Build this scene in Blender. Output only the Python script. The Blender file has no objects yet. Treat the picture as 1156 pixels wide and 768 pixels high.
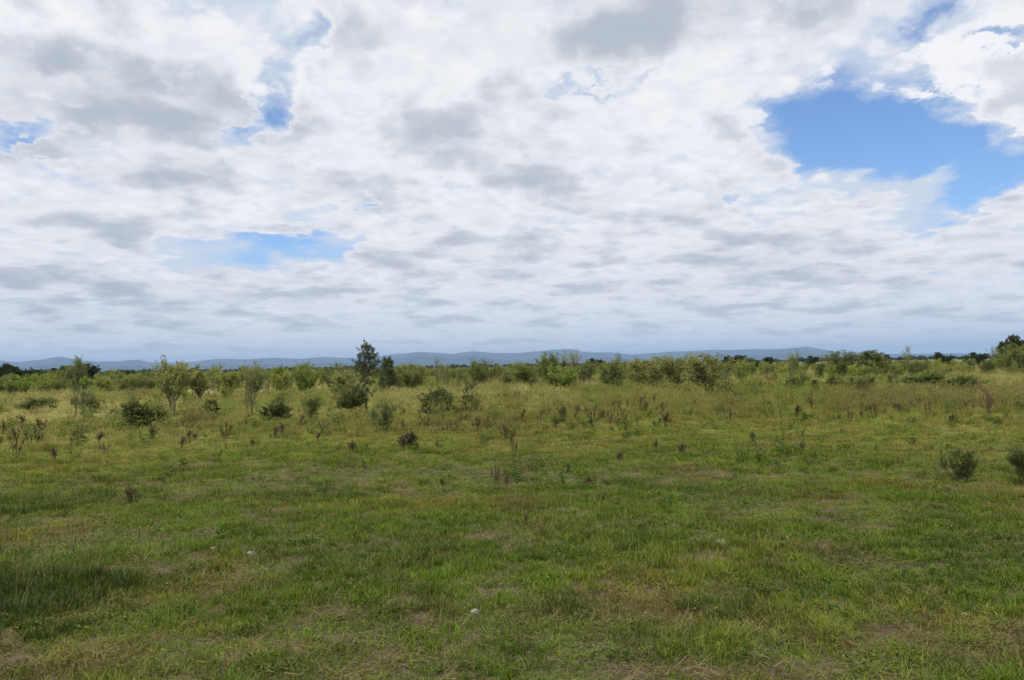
import bpy, math, random
import numpy as np
from mathutils import Vector, Matrix
scene = bpy.context.scene
COL = scene.collection
R = math.radians

# ------------------------------------------------------------------ camera
W0, H0, F0 = 1156.0, 768.0, 885.0          # the photograph's frame and focal length in its pixels
CAM_H = 1.70
PITCH = math.atan(30.0 / F0)
ROLL = math.atan(0.018)
fwd = Vector((0, math.cos(PITCH), math.sin(PITCH)))
r0 = Vector((1, 0, 0)); u0 = r0.cross(fwd)
right = r0 * math.cos(ROLL) - u0 * math.sin(ROLL)
up = u0 * math.cos(ROLL) + r0 * math.sin(ROLL)
cam_d = bpy.data.cameras.new('camera')
cam = bpy.data.objects.new('camera', cam_d)
COL.objects.link(cam)
m = Matrix.Identity(4)
for i in range(3):
    m[i][0] = right[i]; m[i][1] = up[i]; m[i][2] = -fwd[i]
m[2][3] = CAM_H
cam.matrix_world = m
cam_d.sensor_width = 36.0
cam_d.lens = 36.0 * F0 / W0
cam_d.clip_start = 0.05
cam_d.clip_end = 120000.0
scene.camera = cam

def direction(px, py):
    d = fwd * F0 + right * (px - W0 / 2) + up * (H0 / 2 - py)
    return d.normalized()

def ground_at(px, py):
    """Where the sight line through a photo pixel meets the level ground."""
    d = direction(px, py)
    t = CAM_H / max(-d.z, 1e-4)
    return d.x * t, d.y * t

def point_dist(px, dist):
    """A ground point at a given distance, in the bearing of a photo column."""
    d = direction(px, 414 - 0.018 * (px - 578))
    l = math.hypot(d.x, d.y)
    return d.x / l * dist, d.y / l * dist

# ------------------------------------------------------------------ node helpers
class NT:
    def __init__(self, tree):
        self.t = tree; self.n = tree.nodes; self.l = tree.links
    def node(self, typ, **kw):
        n = self.n.new(typ)
        for k, v in kw.items(): setattr(n, k, v)
        return n
    def put(self, sock, v):
        if isinstance(v, bpy.types.NodeSocket): self.l.new(v, sock)
        elif v is not None: sock.default_value = v
    def math(self, op, a, b=None, c=None, clamp=False):
        n = self.node('ShaderNodeMath', operation=op, use_clamp=clamp)
        self.put(n.inputs[0], a); self.put(n.inputs[1], b)
        if c is not None: self.put(n.inputs[2], c)
        return n.outputs[0]
    def vmath(self, op, a, b=None, scale=None):
        n = self.node('ShaderNodeVectorMath', operation=op)
        self.put(n.inputs[0], a); self.put(n.inputs[1], b)
        if scale is not None: self.put(n.inputs['Scale'], scale)
        return n.outputs['Value'] if op in ('DOT_PRODUCT', 'LENGTH') else n.outputs['Vector']
    def noise(self, vec, scale, detail=4, rough=0.5, dist=0.0, lac=2.0, typ='FBM', out=0, dim='3D'):
        n = self.node('ShaderNodeTexNoise')
        n.noise_dimensions = dim; n.noise_type = typ
        if typ == 'FBM': n.normalize = True
        self.put(n.inputs['Vector'], vec)
        n.inputs['Scale'].default_value = scale; n.inputs['Detail'].default_value = detail
        n.inputs['Roughness'].default_value = rough; n.inputs['Distortion'].default_value = dist
        n.inputs['Lacunarity'].default_value = lac
        return n.outputs[out]
    def sstep(self, v, lo, hi, a=0.0, b=1.0):
        n = self.node('ShaderNodeMapRange', interpolation_type='SMOOTHSTEP')
        self.put(n.inputs[0], v); self.put(n.inputs[1], lo); self.put(n.inputs[2], hi)
        self.put(n.inputs[3], a); self.put(n.inputs[4], b)
        return n.outputs[0]
    def lin(self, v, lo, hi, a=0.0, b=1.0):
        n = self.node('ShaderNodeMapRange', interpolation_type='LINEAR'); n.clamp = True
        self.put(n.inputs[0], v); self.put(n.inputs[1], lo); self.put(n.inputs[2], hi)
        self.put(n.inputs[3], a); self.put(n.inputs[4], b)
        return n.outputs[0]
    def mix(self, f, a, b, blend='MIX'):
        n = self.node('ShaderNodeMix', data_type='RGBA', blend_type=blend)
        self.put(n.inputs[0], f)
        for s, v in ((n.inputs[6], a), (n.inputs[7], b)):
            if isinstance(v, tuple) and len(v) == 3: v = (*v, 1)
            self.put(s, v)
        return n.outputs[2]
    def combine(self, x, y, z):
        n = self.node('ShaderNodeCombineXYZ')
        self.put(n.inputs[0], x); self.put(n.inputs[1], y); self.put(n.inputs[2], z)
        return n.outputs[0]

# ------------------------------------------------------------------ daylight
SUN_EL, SUN_AZ = R(62), R(205)             # azimuth clockwise from +Y (the view direction): behind, a little left
sd = Vector((math.sin(SUN_AZ) * math.cos(SUN_EL), math.cos(SUN_AZ) * math.cos(SUN_EL), math.sin(SUN_EL)))
sun_d = bpy.data.lights.new('sun', 'SUN')
sun_d.energy = 3.4; sun_d.angle = R(0.6); sun_d.color = (1.0, 0.95, 0.86)
sun = bpy.data.objects.new('sun', sun_d); COL.objects.link(sun)
sun.rotation_euler = (-sd).to_track_quat('-Z', 'Y').to_euler()
sun.location = (0, 0, 50)

# ------------------------------------------------------------------ sky: Nishita behind a broken deck of cumulus
world = bpy.data.worlds.new('World'); scene.world = world
world.use_nodes = True
world.node_tree.nodes.clear()
w = NT(world.node_tree)
sky = w.node('ShaderNodeTexSky', sky_type='NISHITA')
sky.sun_disc = False; sky.sun_elevation = SUN_EL; sky.sun_rotation = SUN_AZ
sky.altitude = 300; sky.air_density = 1.0; sky.dust_density = 0.6; sky.ozone_density = 1.5
dirv = w.vmath('NORMALIZE', w.node('ShaderNodeTexCoord').outputs['Generated'])
sep = w.node('ShaderNodeSeparateXYZ'); w.put(sep.inputs[0], dirv)
dx, dy, dz = sep.outputs
den = w.math('ADD', w.math('MAXIMUM', dz, 0.0), 0.11)
az = w.math('ARCTAN2', dx, dy)             # bearing of the sight line
el = w.math('ARCSINE', dz)                 # its height above the horizon

def deck(shift=0.0, k=2.3, seed=0.0):
    """The cloud deck's own coordinates: cells shrink towards the horizon; shift reads a little higher up."""
    d = w.math('MULTIPLY', den, 1.0 + shift) if shift else den
    return w.combine(w.math('ADD', w.math('MULTIPLY', az, w.math('MULTIPLY', w.math('POWER', d, -0.65), 1.3)), seed), w.math('MULTIPLY', w.math('POWER', d, -0.5), k), 0.0)

def deck_fine(shift=0.0, seed=0.0, k=1.43, p=0.80):
    """Level positions on the deck: bearing kept, distance drawn in a little."""
    d = w.math('MULTIPLY', den, 1.0 + shift) if shift else den
    rr = w.math('MULTIPLY', w.math('POWER', d, -p), k)
    return w.combine(w.math('MULTIPLY_ADD', w.math('SINE', az), rr, seed), w.math('MULTIPLY', w.math('COSINE', az), rr), 0.0)

def at_dir(px, py):
    d = direction(px, py)
    return math.atan2(d.x, d.y), math.asin(d.z)

# ragged edges: the layout below is read through a slow and a quick wobble
wob = w.node('ShaderNodeTexNoise', noise_dimensions='2D'); w.put(wob.inputs['Vector'], deck_fine(0.0, 7.3))
wob.inputs['Scale'].default_value = 3.4; wob.inputs['Detail'].default_value = 6; wob.inputs['Roughness'].default_value = 0.62
wsep = w.node('ShaderNodeSeparateXYZ')
w.put(wsep.inputs[0], w.vmath('SUBTRACT', wob.outputs['Color'], (0.5, 0.5, 0.5)))
waz = w.math('ADD', az, w.math('MULTIPLY', wsep.outputs[0], w.math('MULTIPLY', den, 0.34)))
wel = w.math('ADD', el, w.math('MULTIPLY', wsep.outputs[1], w.math('MULTIPLY', den, 0.26)))

def lobes(table, a_s, e_s):
    """Sum of soft elliptical lobes, given by bearing and elevation."""
    tot = None
    for (px, py, hw, hh, tilt, amt) in table:
        a0, e0 = at_dir(px, py)
        t = R(tilt) + ROLL
        ca, sa = math.cos(t), math.sin(t)
        da = w.math('SUBTRACT', a_s, a0); de = w.math('SUBTRACT', e_s, e0)
        u = w.math('MULTIPLY_ADD', da, ca * F0 / hw, w.math('MULTIPLY', de, sa * F0 / hw))
        v = w.math('MULTIPLY_ADD', da, -sa * F0 / hh, w.math('MULTIPLY', de, ca * F0 / hh))
        q = w.math('MULTIPLY_ADD', u, u, w.math('MULTIPLY', v, v))
        g = w.math('EXPONENT', w.math('MULTIPLY', q, -1.0))
        tot = w.math('MULTIPLY', g, amt) if tot is None else w.math('MULTIPLY_ADD', g, amt, tot)
    return tot

LAYOUT = [  # openings (-) and banks (+): photo column, row, half width, half height, tilt, amount
    (1000, 148, 78, 42, -10, -0.90), (932, 150, 24, 30, 0, -0.26), (1075, 180, 70, 22, -10, -0.62), (1105, 214, 50, 13, 22, -0.55),
    (340, 52, 20, 26, -40, -0.36), (290, 136, 24, 17, 35, -0.50), (312, 100, 10, 22, 0, -0.12), (305, 283, 78, 14, 3, -0.55),
    (35, 156, 34, 7, 10, -0.29), (672, 97, 34, 5, -6, -0.11), (742, 91, 20, 5, 0, -0.12), (622, 103, 14, 6, 0, -0.14),
    (1038, 24, 16, 26, -35, -0.42), (1132, 46, 30, 6, 5, -0.4), (412, 226, 14, 7, 0, -0.3), (832, 222, 10, 6, 45, -0.16),
    (890, 130, 12, 16, 0, -0.12), (1040, 245, 40, 8, 10, -0.12),
    (1085, 98, 84, 42, -6, 0.75), (1055, 200, 42, 10, 18, 0.26), (1140, 110, 40, 36, 0, 0.4), (120, 60, 150, 60, 0, 0.25),
    (170, 170, 120, 30, 0, 0.2), (420, 140, 90, 60, 0, 0.3), (700, 30, 220, 40, 0, 0.35), (560, 180, 220, 60, 0, 0.22),
    (800, 140, 60, 60, 0, 0.30), (150, 245, 130, 22, 0, 0.2), (560, 300, 200, 46, 0, 0.18), (930, 262, 220, 26, 0, 0.22), (915, 330, 90, 20, 0, 0.4), (120, 320, 180, 30, 0, 0.15),
]
bias = lobes([(a, b, c, d, e, f if f < 0 else f * 0.40) for (a, b, c, d, e, f) in LAYOUT], waz, wel)

# the deck in slices of rising altitude: grey bases, then brighter shoulders and tops that stand above them
NS, STEP = 6, 0.105
BELLY = [  # where the undersides are broad and grey (+) or mostly sunlit (-)
    (105, 108, 150, 38, 0, 0.62), (740, 24, 230, 36, 0, 0.34), (330, 100, 60, 40, 0, -0.12), (70, 25, 130, 26, 0, -0.22),
    (110, 335, 190, 36, 0, 0.26), (190, 195, 130, 18, 0, 0.18), (850, 290, 80, 18, 0, 0.30), (640, 190, 150, 22, 0, 0.08),
    (480, 100, 120, 26, 0, -0.15), (760, 140, 90, 30, 0, -0.15), (560, 300, 80, 20, 0, 0.12), (1090, 130, 60, 14, 0, 0.14), (1085, 88, 100, 50, 0, -0.45)]
belly = lobes(BELLY, waz, wel)
wcol = w.vmath('SCALE', w.vmath('SUBTRACT', wob.outputs['Color'], (0.5, 0.5, 0.5)), scale=0.10)
def slice_density(i):
    a = 1.0 + STEP * i
    P = w.vmath('ADD', deck_fine(1.0 / a - 1.0), wcol)
    P = w.vmath('ADD', P, (0.0, 0.0, 0.16 * i))
    body = w.noise(P, 2.3, 7, 0.55, 0.0)
    vo = w.node('ShaderNodeTexVoronoi', feature='F1', voronoi_dimensions='2D'); vo.normalize = True
    w.put(vo.inputs['Vector'], P); vo.inputs['Scale'].default_value = 4.6
    vo.inputs['Detail'].default_value = 1.6; vo.inputs['Roughness'].default_value = 0.5; vo.inputs['Lacunarity'].default_value = 2.3
    return w.math('MULTIPLY_ADD', vo.outputs['Distance'], -0.50, w.math('ADD', body, bias)), body, vo.outputs['Distance']
skyc = w.vmath('MULTIPLY', w.vmath('SCALE', sky.outputs[0], scale=0.135), (0.74, 0.90, 1.10))
veil = w.sstep(w.math('MULTIPLY_ADD', bias, 1.0, w.noise(deck(0.0, 2.3, 5.0), 2.0, 6, 0.62, 0.5, dim='2D')), -0.02, 0.55, 0.0, 0.92)
allc = w.mix(veil, skyc, (0.63, 0.69, 0.785))
lowcut = w.sstep(dz, 0.03, 0.30, 0.265, 0.315)     # the deck closes up towards the horizon
for i in reversed(range(NS)):
    dn, body, cell = slice_density(i)
    thr = w.math('ADD', lowcut, 0.022 * i)
    dn = w.math('SUBTRACT', dn, thr)
    cov = w.sstep(dn, -0.02, 0.13 + 0.025 * i)
    f = i / (NS - 1)
    if i == 0:   # the underside: the thicker, the greyer
        lit = w.math('SUBTRACT', w.sstep(dn, 0.02, 0.34, 0.68, 0.02), belly)
        lit = w.math('MULTIPLY_ADD', w.math('SUBTRACT', body, 0.5), -0.9, lit)
        lit = w.math('MULTIPLY_ADD', w.math('SUBTRACT', 0.36, cell), 0.45, lit)
    else:
        lit = w.math('SUBTRACT', w.sstep(dn, 0.0, 0.20, 0.34 + 0.34 * f, 0.46 + 0.54 * f), w.math('MULTIPLY', belly, 0.75 * (1 - f)))
        lit = w.math('MULTIPLY_ADD', w.math('SUBTRACT', 0.36, cell), 0.85, lit)
    ccol = w.mix(w.sstep(lit, -0.30, 0.98), (0.45, 0.49, 0.56), (0.88, 0.88, 0.905))
    allc = w.mix(cov, allc, ccol)
lowair = w.sstep(dz, -0.02, 0.115, 0.50, 0.0)
allc = w.mix(lowair, allc, (0.68, 0.74, 0.81))
bg = w.node('ShaderNodeBackground'); w.put(bg.inputs[0], allc); bg.inputs[1].default_value = 1.0
wo = w.node('ShaderNodeOutputWorld'); w.l.new(bg.outputs[0], wo.inputs[0])
world.cycles.sampling_method = 'MANUAL'; world.cycles.sample_map_resolution = 512

scene.view_settings.view_transform = 'Standard'
scene.view_settings.look = 'None'
scene.view_settings.exposure = 0.12
scene.view_settings.gamma = 1.0
scene.view_settings.use_curve_mapping = False

# ------------------------------------------------------------------ numpy value noise
def _hash(ix, iy, seed):
    h = (ix.astype(np.int64) * 374761393 + iy.astype(np.int64) * 668265263 + seed * 974711) & 0x7fffffff
    h = ((h ^ (h >> 13)) * 1274126177) & 0x7fffffff
    return ((h ^ (h >> 16)) & 0xffff) / 65535.0
def vnoise(x, y, seed=0):
    ix = np.floor(x); iy = np.floor(y)
    fx = x - ix; fy = y - iy
    fx = fx * fx * (3 - 2 * fx); fy = fy * fy * (3 - 2 * fy)
    a = _hash(ix, iy, seed); b = _hash(ix + 1, iy, seed); c = _hash(ix, iy + 1, seed); d = _hash(ix + 1, iy + 1, seed)
    return (a * (1 - fx) + b * fx) * (1 - fy) + (c * (1 - fx) + d * fx) * fy
def fbm(x, y, scale, octv=4, seed=0, rough=0.5):
    x = np.asarray(x, float) / scale; y = np.asarray(y, float) / scale
    t = 0; a = 1; n = 0
    for o in range(octv):
        t = t + a * vnoise(x + 17.3 * o, y - 9.1 * o, seed + o); n += a
        a *= rough; x = x * 2.03; y = y * 2.03
    return t / n
def ss(v, lo, hi):
    t = np.clip((v - lo) / (hi - lo), 0, 1)
    return t * t * (3 - 2 * t)

def gz(x, y):
    """Height of the paddock: hummocks near by, faint swells farther out."""
    x = np.asarray(x, float); y = np.asarray(y, float)
    r = np.hypot(x, y)
    near = (fbm(x, y, 0.55, 2, 3) - 0.5) * 0.07 * (1 - ss(r, 14, 30)) + (fbm(x, y, 4.0, 2, 9) - 0.5) * 0.14
    far = (fbm(x, y, 30.0, 2, 21) - 0.5) * 0.7 * ss(r, 30, 80)
    return near + far

SOIL = np.array((0.21, 0.155, 0.115)); GREEN = np.array((0.104, 0.168, 0.011)); LUSH = np.array((0.074, 0.146, 0.009))
OLIVE = np.array((0.160, 0.170, 0.024)); SUNLIT_STRAW = np.array((0.56, 0.52, 0.25)); BROWN = np.array((0.125, 0.082, 0.044)); DARKG = np.array((0.042, 0.080, 0.010))  # the straw tone is dry grass painted paler to read as sunlit

BARE = []       # trodden earth showing through, from the photograph's foreground
for (px, py, rx, ry) in [(395, 737, .30, .20), (268, 742, .25, .14), (630, 720, .24, .14), (1015, 716, .55, .30), (905, 685, .28, .18), (180, 716, .22, .12),
                         (345, 700, .24, .14), (530, 745, .2, .12), (470, 738, .24, .12), (870, 730, .22, .14), (930, 650, .3, .16), (690, 640, .3, .2), (1030, 660, .2, .14),
                         (20, 620, .4, .2), (285, 632, .3, .15), (700, 605, .4, .2), (590, 630, .35, .16), (790, 560, .5, .3), (40, 715, .14, .1), (760, 700, .2, .12), (1080, 745, .25, .12), (235, 690, .2, .12)]:
    x, y = ground_at(px, py); BARE.append((x, y, rx, ry))
def bare(x, y):
    v = ss(fbm(x, y, 0.75, 4, 40, 0.6), 0.75, 0.86) * (1 - ss(np.hypot(x, y), 12, 26) * 0.6)
    wx = x + (fbm(x, y, 0.25, 3, 61) - 0.5) * 0.5; wy = y + (fbm(x, y, 0.25, 3, 62) - 0.5) * 0.5
    for (bx, by, rx, ry) in BARE:
        v = np.maximum(v, 1 - ss(np.hypot((wx - bx) / (rx * .40), (wy - by) / (ry * .42)), 0.15, 1.1) * .9)
    return v
def mixc(a, b, t): return a * (1 - t[:, None]) + b * t[:, None]

def zones(x, y):
    """How dry and tall the pasture is at a point: the green sward in front, the seeding grass beyond, the brown patch at right."""
    r = np.hypot(x, y); side = x / np.maximum(r, 1e-3)
    wob = (fbm(x, y, 9.0, 3, 77) - 0.5)
    edge = 27.5 + wob * 12 + side * 5
    tall = ss(r, edge - 8, edge + 9)
    brown = np.exp(-(((x - 13) / 9.0) ** 2 + ((y - 28.5) / 3.2) ** 2)) + 0.6 * np.exp(-(((x + 2.5) / 7) ** 2 + ((y - 23) / 3.0) ** 2)) + .35 * np.exp(-(((x + 15) / 9) ** 2 + ((y - 25) / 2.6) ** 2))
    straw = ss(fbm(x, y, 14.0, 3, 91), 0.36, 0.60) * tall
    return r, tall, brown, straw

def sward(x, y):
    """Linear colour of the sward at points, with a sunlit middle distance painted in."""
    r, tall, brown, straw = zones(x, y)
    g = mixc(np.broadcast_to(OLIVE, (len(x), 3)), GREEN, ss(fbm(x, y, 1.2, 4, 11), 0.26, 0.56))
    g = mixc(g, LUSH, ss(fbm(x, y, 2.6, 4, 15), 0.48, 0.70) * 0.75)
    g = mixc(g, BROWN, ss(fbm(x, y, 0.9, 4, 19), 0.56, 0.74) * 0.42)
    g = mixc(g, OLIVE * 1.18 + SUNLIT_STRAW * .06, ss(r, 9, 22) * 0.72)  # painted sunlight: middle distance lightened against a cloud-shaded foreground
    g = mixc(g, SUNLIT_STRAW * 0.8 + OLIVE * 0.2, np.clip(tall * (0.25 + 0.6 * straw), 0, 1))
    g = mixc(g, GREEN * 0.75 + OLIVE * 0.65, tall * ss(fbm(x, y, 6.0, 3, 55), 0.42, 0.60) * 0.75)
    g = mixc(g, BROWN, np.clip(brown * ss(fbm(x, y, 2.2, 3, 57), 0.3, 0.55) * 0.62, 0, 1))
    g = mixc(g, OLIVE * 0.9, ss(r, 70, 160) * 0.7)
    g = g * (.62 + .70 * fbm(x, y, .34, 2, 203))[:, None]
    # left foreground: rank dark green growth
    lx, ly = ground_at(45, 675)
    g = mixc(g, DARKG, 0.5 * np.exp(-(((x - lx) / 0.8) ** 2 + ((y - ly) / 0.75) ** 2)))
    return g

# ------------------------------------------------------------------ mesh helpers
def mesh_object(name, V, F, mats, parent=None, smooth=False, mat_idx=None, attrs=None, link=True):
    me = bpy.data.meshes.new(name)
    me.from_pydata([tuple(v) for v in V], [], F)
    for mt in mats: me.materials.append(mt)
    if mat_idx is not None: me.polygons.foreach_set('material_index', np.asarray(mat_idx, np.int32))
    if smooth: me.polygons.foreach_set('use_smooth', np.ones(len(F), bool))
    for (an, typ, vals) in (attrs or []):
        at = me.attributes.new(an, typ, 'POINT')
        if typ == 'FLOAT': at.data.foreach_set('value', np.asarray(vals, np.float32))
        elif typ == 'INT': at.data.foreach_set('value', np.asarray(vals, np.int32))
        elif typ == 'FLOAT_VECTOR': at.data.foreach_set('vector', np.asarray(vals, np.float32).ravel())
    me.update()
    o = bpy.data.objects.new(name, me)
    if link: COL.objects.link(o)
    if parent: o.parent = parent
    return o
def setting(o, kind='structure'): o['kind'] = kind; return o

# ------------------------------------------------------------------ materials
def new_mat(name):
    mt = bpy.data.materials.new(name); mt.use_nodes = True
    mt.node_tree.nodes.clear()
    return mt, NT(mt.node_tree)
def out(t, sh):
    o = t.node('ShaderNodeOutputMaterial'); t.l.new(sh, o.inputs[0]); return o
def attr(t, name, typ='GEOMETRY', out='Color'):
    n = t.node('ShaderNodeAttribute', attribute_type=typ); n.attribute_name = name
    return n.outputs[out]
def leafy(t, col, trans=0.3, rough=0.55, spec=0.12):
    d = t.node('ShaderNodeBsdfDiffuse'); t.put(d.inputs[0], col)
    tr = t.node('ShaderNodeBsdfTranslucent'); t.put(tr.inputs[0], t.mix(1.0, col, (1.0, 1.05, 0.6), 'MULTIPLY'))
    m1 = t.node('ShaderNodeMixShader'); m1.inputs[0].default_value = trans
    t.l.new(d.outputs[0], m1.inputs[1]); t.l.new(tr.outputs[0], m1.inputs[2])
    g = t.node('ShaderNodeBsdfGlossy'); g.inputs['Roughness'].default_value = rough; g.inputs[0].default_value = (1, 1, 1, 1)
    m2 = t.node('ShaderNodeMixShader'); m2.inputs[0].default_value = spec * 0.05
    t.l.new(m1.outputs[0], m2.inputs[1]); t.l.new(g.outputs[0], m2.inputs[2])
    return m2.outputs[0]

# ground: soil near by, matted sward colour where it runs away to the horizon
M_ground, t = new_mat('paddock ground')
tc = t.node('ShaderNodeTexCoord').outputs['Object']
fine = t.noise(tc, 38.0, 6, 0.65); mid = t.noise(tc, 2.6, 5, 0.6)
soil = t.mix(t.sstep(fine, 0.35, 0.68), (0.055, 0.036, 0.026), (0.175, 0.124, 0.092))
litter = t.mix(t.sstep(t.noise(tc, 120.0, 3, 0.6), 0.60, 0.72), soil, (0.27, 0.21, 0.125))
thatch = t.mix(t.sstep(t.noise(tc, 70.0, 4, 0.7), 0.38, 0.66), t.mix(1.0, attr(t, 'sward'), (0.6, 0.55, 0.55), 'MULTIPLY'), attr(t, 'sward'))
gcol = t.mix(attr(t, 'cover', out='Fac'), litter, thatch)
d = t.node('ShaderNodeBsdfPrincipled'); t.put(d.inputs['Base Color'], gcol); d.inputs['Roughness'].default_value = 0.95; d.inputs['Specular IOR Level'].default_value = 0.1
bmp = t.node('ShaderNodeBump'); bmp.inputs['Strength'].default_value = 0.7; bmp.inputs['Distance'].default_value = 0.03
t.put(bmp.inputs['Height'], t.math('ADD', fine, mid)); t.l.new(bmp.outputs[0], d.inputs['Normal'])
out(t, d.outputs[0])

def grass_mat(name):
    mt, t = new_mat(name)
    tint = attr(t, 'tint', 'INSTANCER')
    sh = attr(t, 'shade', out='Fac'); dry = attr(t, 'dry', out='Fac')
    c = t.mix(1.0, tint, t.combine(t.lin(sh, 0, 1, 0.5, 1.6), t.lin(sh, 0, 1, 0.6, 1.42), t.lin(sh, 0, 1, 0.5, 1.4)), 'MULTIPLY')
    c = t.mix(dry, c, t.mix(0.45, tint, (0.34, 0.28, 0.12)))
    out(t, leafy(t, c, 0.32, 0.5, 0.25)); return mt
M_grass = grass_mat('grass blades')

def leaf_mat(name, source):
    mt, t = new_mat(name)
    if source == 'object': base = t.node('ShaderNodeObjectInfo').outputs['Color']
    else: base = attr(t, 'tint', 'INSTANCER')
    sh = attr(t, 'shade', out='Fac')
    c = t.mix(1.0, base, t.combine(t.lin(sh, 0, 1, 0.55, 1.55), t.lin(sh, 0, 1, 0.62, 1.40), t.lin(sh, 0, 1, 0.6, 1.35)), 'MULTIPLY')
    out(t, leafy(t, c, 0.28, 0.45, 0.3)); return mt
M_leaf = leaf_mat('shrub leaves', 'object')
M_leaf_far = leaf_mat('distant leaves', 'tint')

M_bark, t = new_mat('shrub bark')
tc = t.node('ShaderNodeTexCoord').outputs['Object']
b = t.mix(t.sstep(t.noise(t.vmath('MULTIPLY', tc, (1, 1, 0.2)), 40, 4, 0.6), 0.35, 0.7), (0.075, 0.055, 0.04), (0.20, 0.155, 0.12))
d = t.node('ShaderNodeBsdfPrincipled'); t.put(d.inputs['Base Color'], b); d.inputs['Roughness'].default_value = 0.9
out(t, d.outputs[0])

M_weed, t = new_mat('dead weed stalks')
base = t.node('ShaderNodeObjectInfo').outputs['Color']
sh = attr(t, 'shade', out='Fac')
c = t.mix(1.0, base, t.combine(t.lin(sh, 0, 1, 0.6, 1.5), t.lin(sh, 0, 1, 0.6, 1.45), t.lin(sh, 0, 1, 0.6, 1.4)), 'MULTIPLY')
d = t.node('ShaderNodeBsdfDiffuse'); t.put(d.inputs[0], c); out(t, d.outputs[0])

M_stone, t = new_mat('pale field stone')
tc = t.node('ShaderNodeTexCoord').outputs['Object']
c = t.mix(t.sstep(t.noise(tc, 22, 5, 0.65), 0.3, 0.7), (0.16, 0.14, 0.11), (0.38, 0.345, 0.30))
d = t.node('ShaderNodeBsdfPrincipled'); t.put(d.inputs['Base Color'], c); d.inputs['Roughness'].default_value = 0.9
out(t, d.outputs[0])

M_hill, t = new_mat('wooded hills')
tc = t.node('ShaderNodeTexCoord').outputs['Object']
c = t.mix(t.sstep(t.noise(tc, 0.004, 5, 0.6), 0.38, 0.62), (0.022, 0.034, 0.020), (0.050, 0.060, 0.036))
d = t.node('ShaderNodeBsdfDiffuse'); t.put(d.inputs[0], c); out(t, d.outputs[0])

# ------------------------------------------------------------------ ground: one sheet to the horizon
NA = 420
rad = np.concatenate([[0.4], np.arange(1.0, 16.0, 0.09), 16 * np.exp(np.arange(0, 1.001, 1 / 115.0) * math.log(24000 / 16.0))])
front = np.linspace(-0.80, 0.80, 330); rest = np.linspace(0.80, 2 * math.pi - 0.80, NA - 330 + 2)[1:-1]
ang = np.concatenate([front, rest]); NA = len(ang)
RR, AA = np.meshgrid(rad, ang, indexing='ij')
GX = (RR * np.sin(AA)).ravel(); GY = (RR * np.cos(AA)).ravel()
GZ = gz(GX, GY)
V = np.column_stack([GX, GY, GZ]); V = np.vstack([V, [[0, 0, float(gz([0.], [0.])[0])]]])
nr = len(rad); F = []
for i in range(nr - 1):
    for j in range(NA):
        k = (j + 1) % NA
        F.append((i * NA + j, i * NA + k, (i + 1) * NA + k, (i + 1) * NA + j)[::-1])
c0 = nr * NA
for j in range(NA): F.append((c0, j, (j + 1) % NA)[::-1])
gx, gy = V[:, 0], V[:, 1]; V_MIN = V[:, 2].min()
cov = np.clip(ss(np.hypot(gx, gy), 9, 26) + 0.22, 0, 1) * (1 - bare(gx, gy))
ground = setting(mesh_object('ground', V, F, [M_ground], smooth=True,
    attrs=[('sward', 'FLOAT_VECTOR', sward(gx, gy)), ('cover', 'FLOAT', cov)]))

# ------------------------------------------------------------------ blue hills along the horizon
PROFILE = [(-400, 414), (-200, 411), (-90, 414), (0, 412.5), (20, 413), (45, 411), (66, 408.5), (95, 411.5), (130, 411), (157, 409.5), (167, 411.5), (200, 411.5), (220, 410.5), (240, 408.5), (262, 407.6), (290, 407.6),
    (315, 406.8), (340, 407.2), (365, 405.8), (400, 405.8), (440, 403), (475, 400.3), (492, 401), (510, 402.8), (535, 399.8), (560, 402), (585, 402), (600, 400.6), (620, 399.4), (640, 398.2), (665, 400.4), (690, 399.8),
    (712, 402), (740, 400.8), (770, 398.8), (800, 397.6), (840, 397.6), (860, 397.3), (880, 397.3), (897, 396.6), (912, 395.4), (925, 397.2), (945, 399), (975, 400), (1000, 401), (1040, 401), (1075, 400.4), (1110, 400), (1156, 400.6), (1260, 397), (1400, 395), (1560, 398)]
def ridge(name, dist, depth, drop, seed, rough):
    pxs = np.linspace(-380, 1540, 520)
    top = np.interp(pxs, [p[0] for p in PROFILE], [p[1] for p in PROFILE])
    hor = 414 - 0.018 * (pxs - 578)
    angh = np.maximum((hor - top) * 1.22 - drop, 0.8) / F0
    bear = np.arctan((pxs - 578) / F0)
    rows = 26; V = []
    for i in range(rows):
        f = i / (rows - 1)
        for k, (bq, h) in enumerate(zip(bear, angh)):
            rr = dist + (f - 0.5) * depth
            shape = math.sin(math.pi * f) ** 1.3
            V.append((rr * math.sin(bq), rr * math.cos(bq), rr * h * shape))
    V = np.array(V)
    n1 = fbm(V[:, 0], V[:, 1], 900, 4, seed, 0.55) - 0.5
    f = np.repeat(np.linspace(0, 1, rows), len(pxs)); sl = np.sin(np.pi * f) * (1 - np.exp(-((f - .5) / .16) ** 2) * .8)
    V[:, 2] = V[:, 2] * (1 + n1 * rough * sl * 2.4) + n1 * 9 * np.sin(np.pi * f) - 6
    n = len(pxs); F = [(i * n + j, i * n + j + 1, (i + 1) * n + j + 1, (i + 1) * n + j) for i in range(rows - 1) for j in range(n - 1)]
    return setting(mesh_object(name, V, F, [M_hill], smooth=True))
ridge('hills', 15500, 3600, 0.0, 5, 0.45)
ridge('foothills', 11500, 2200, 6.0, 15, 0.8)

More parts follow.
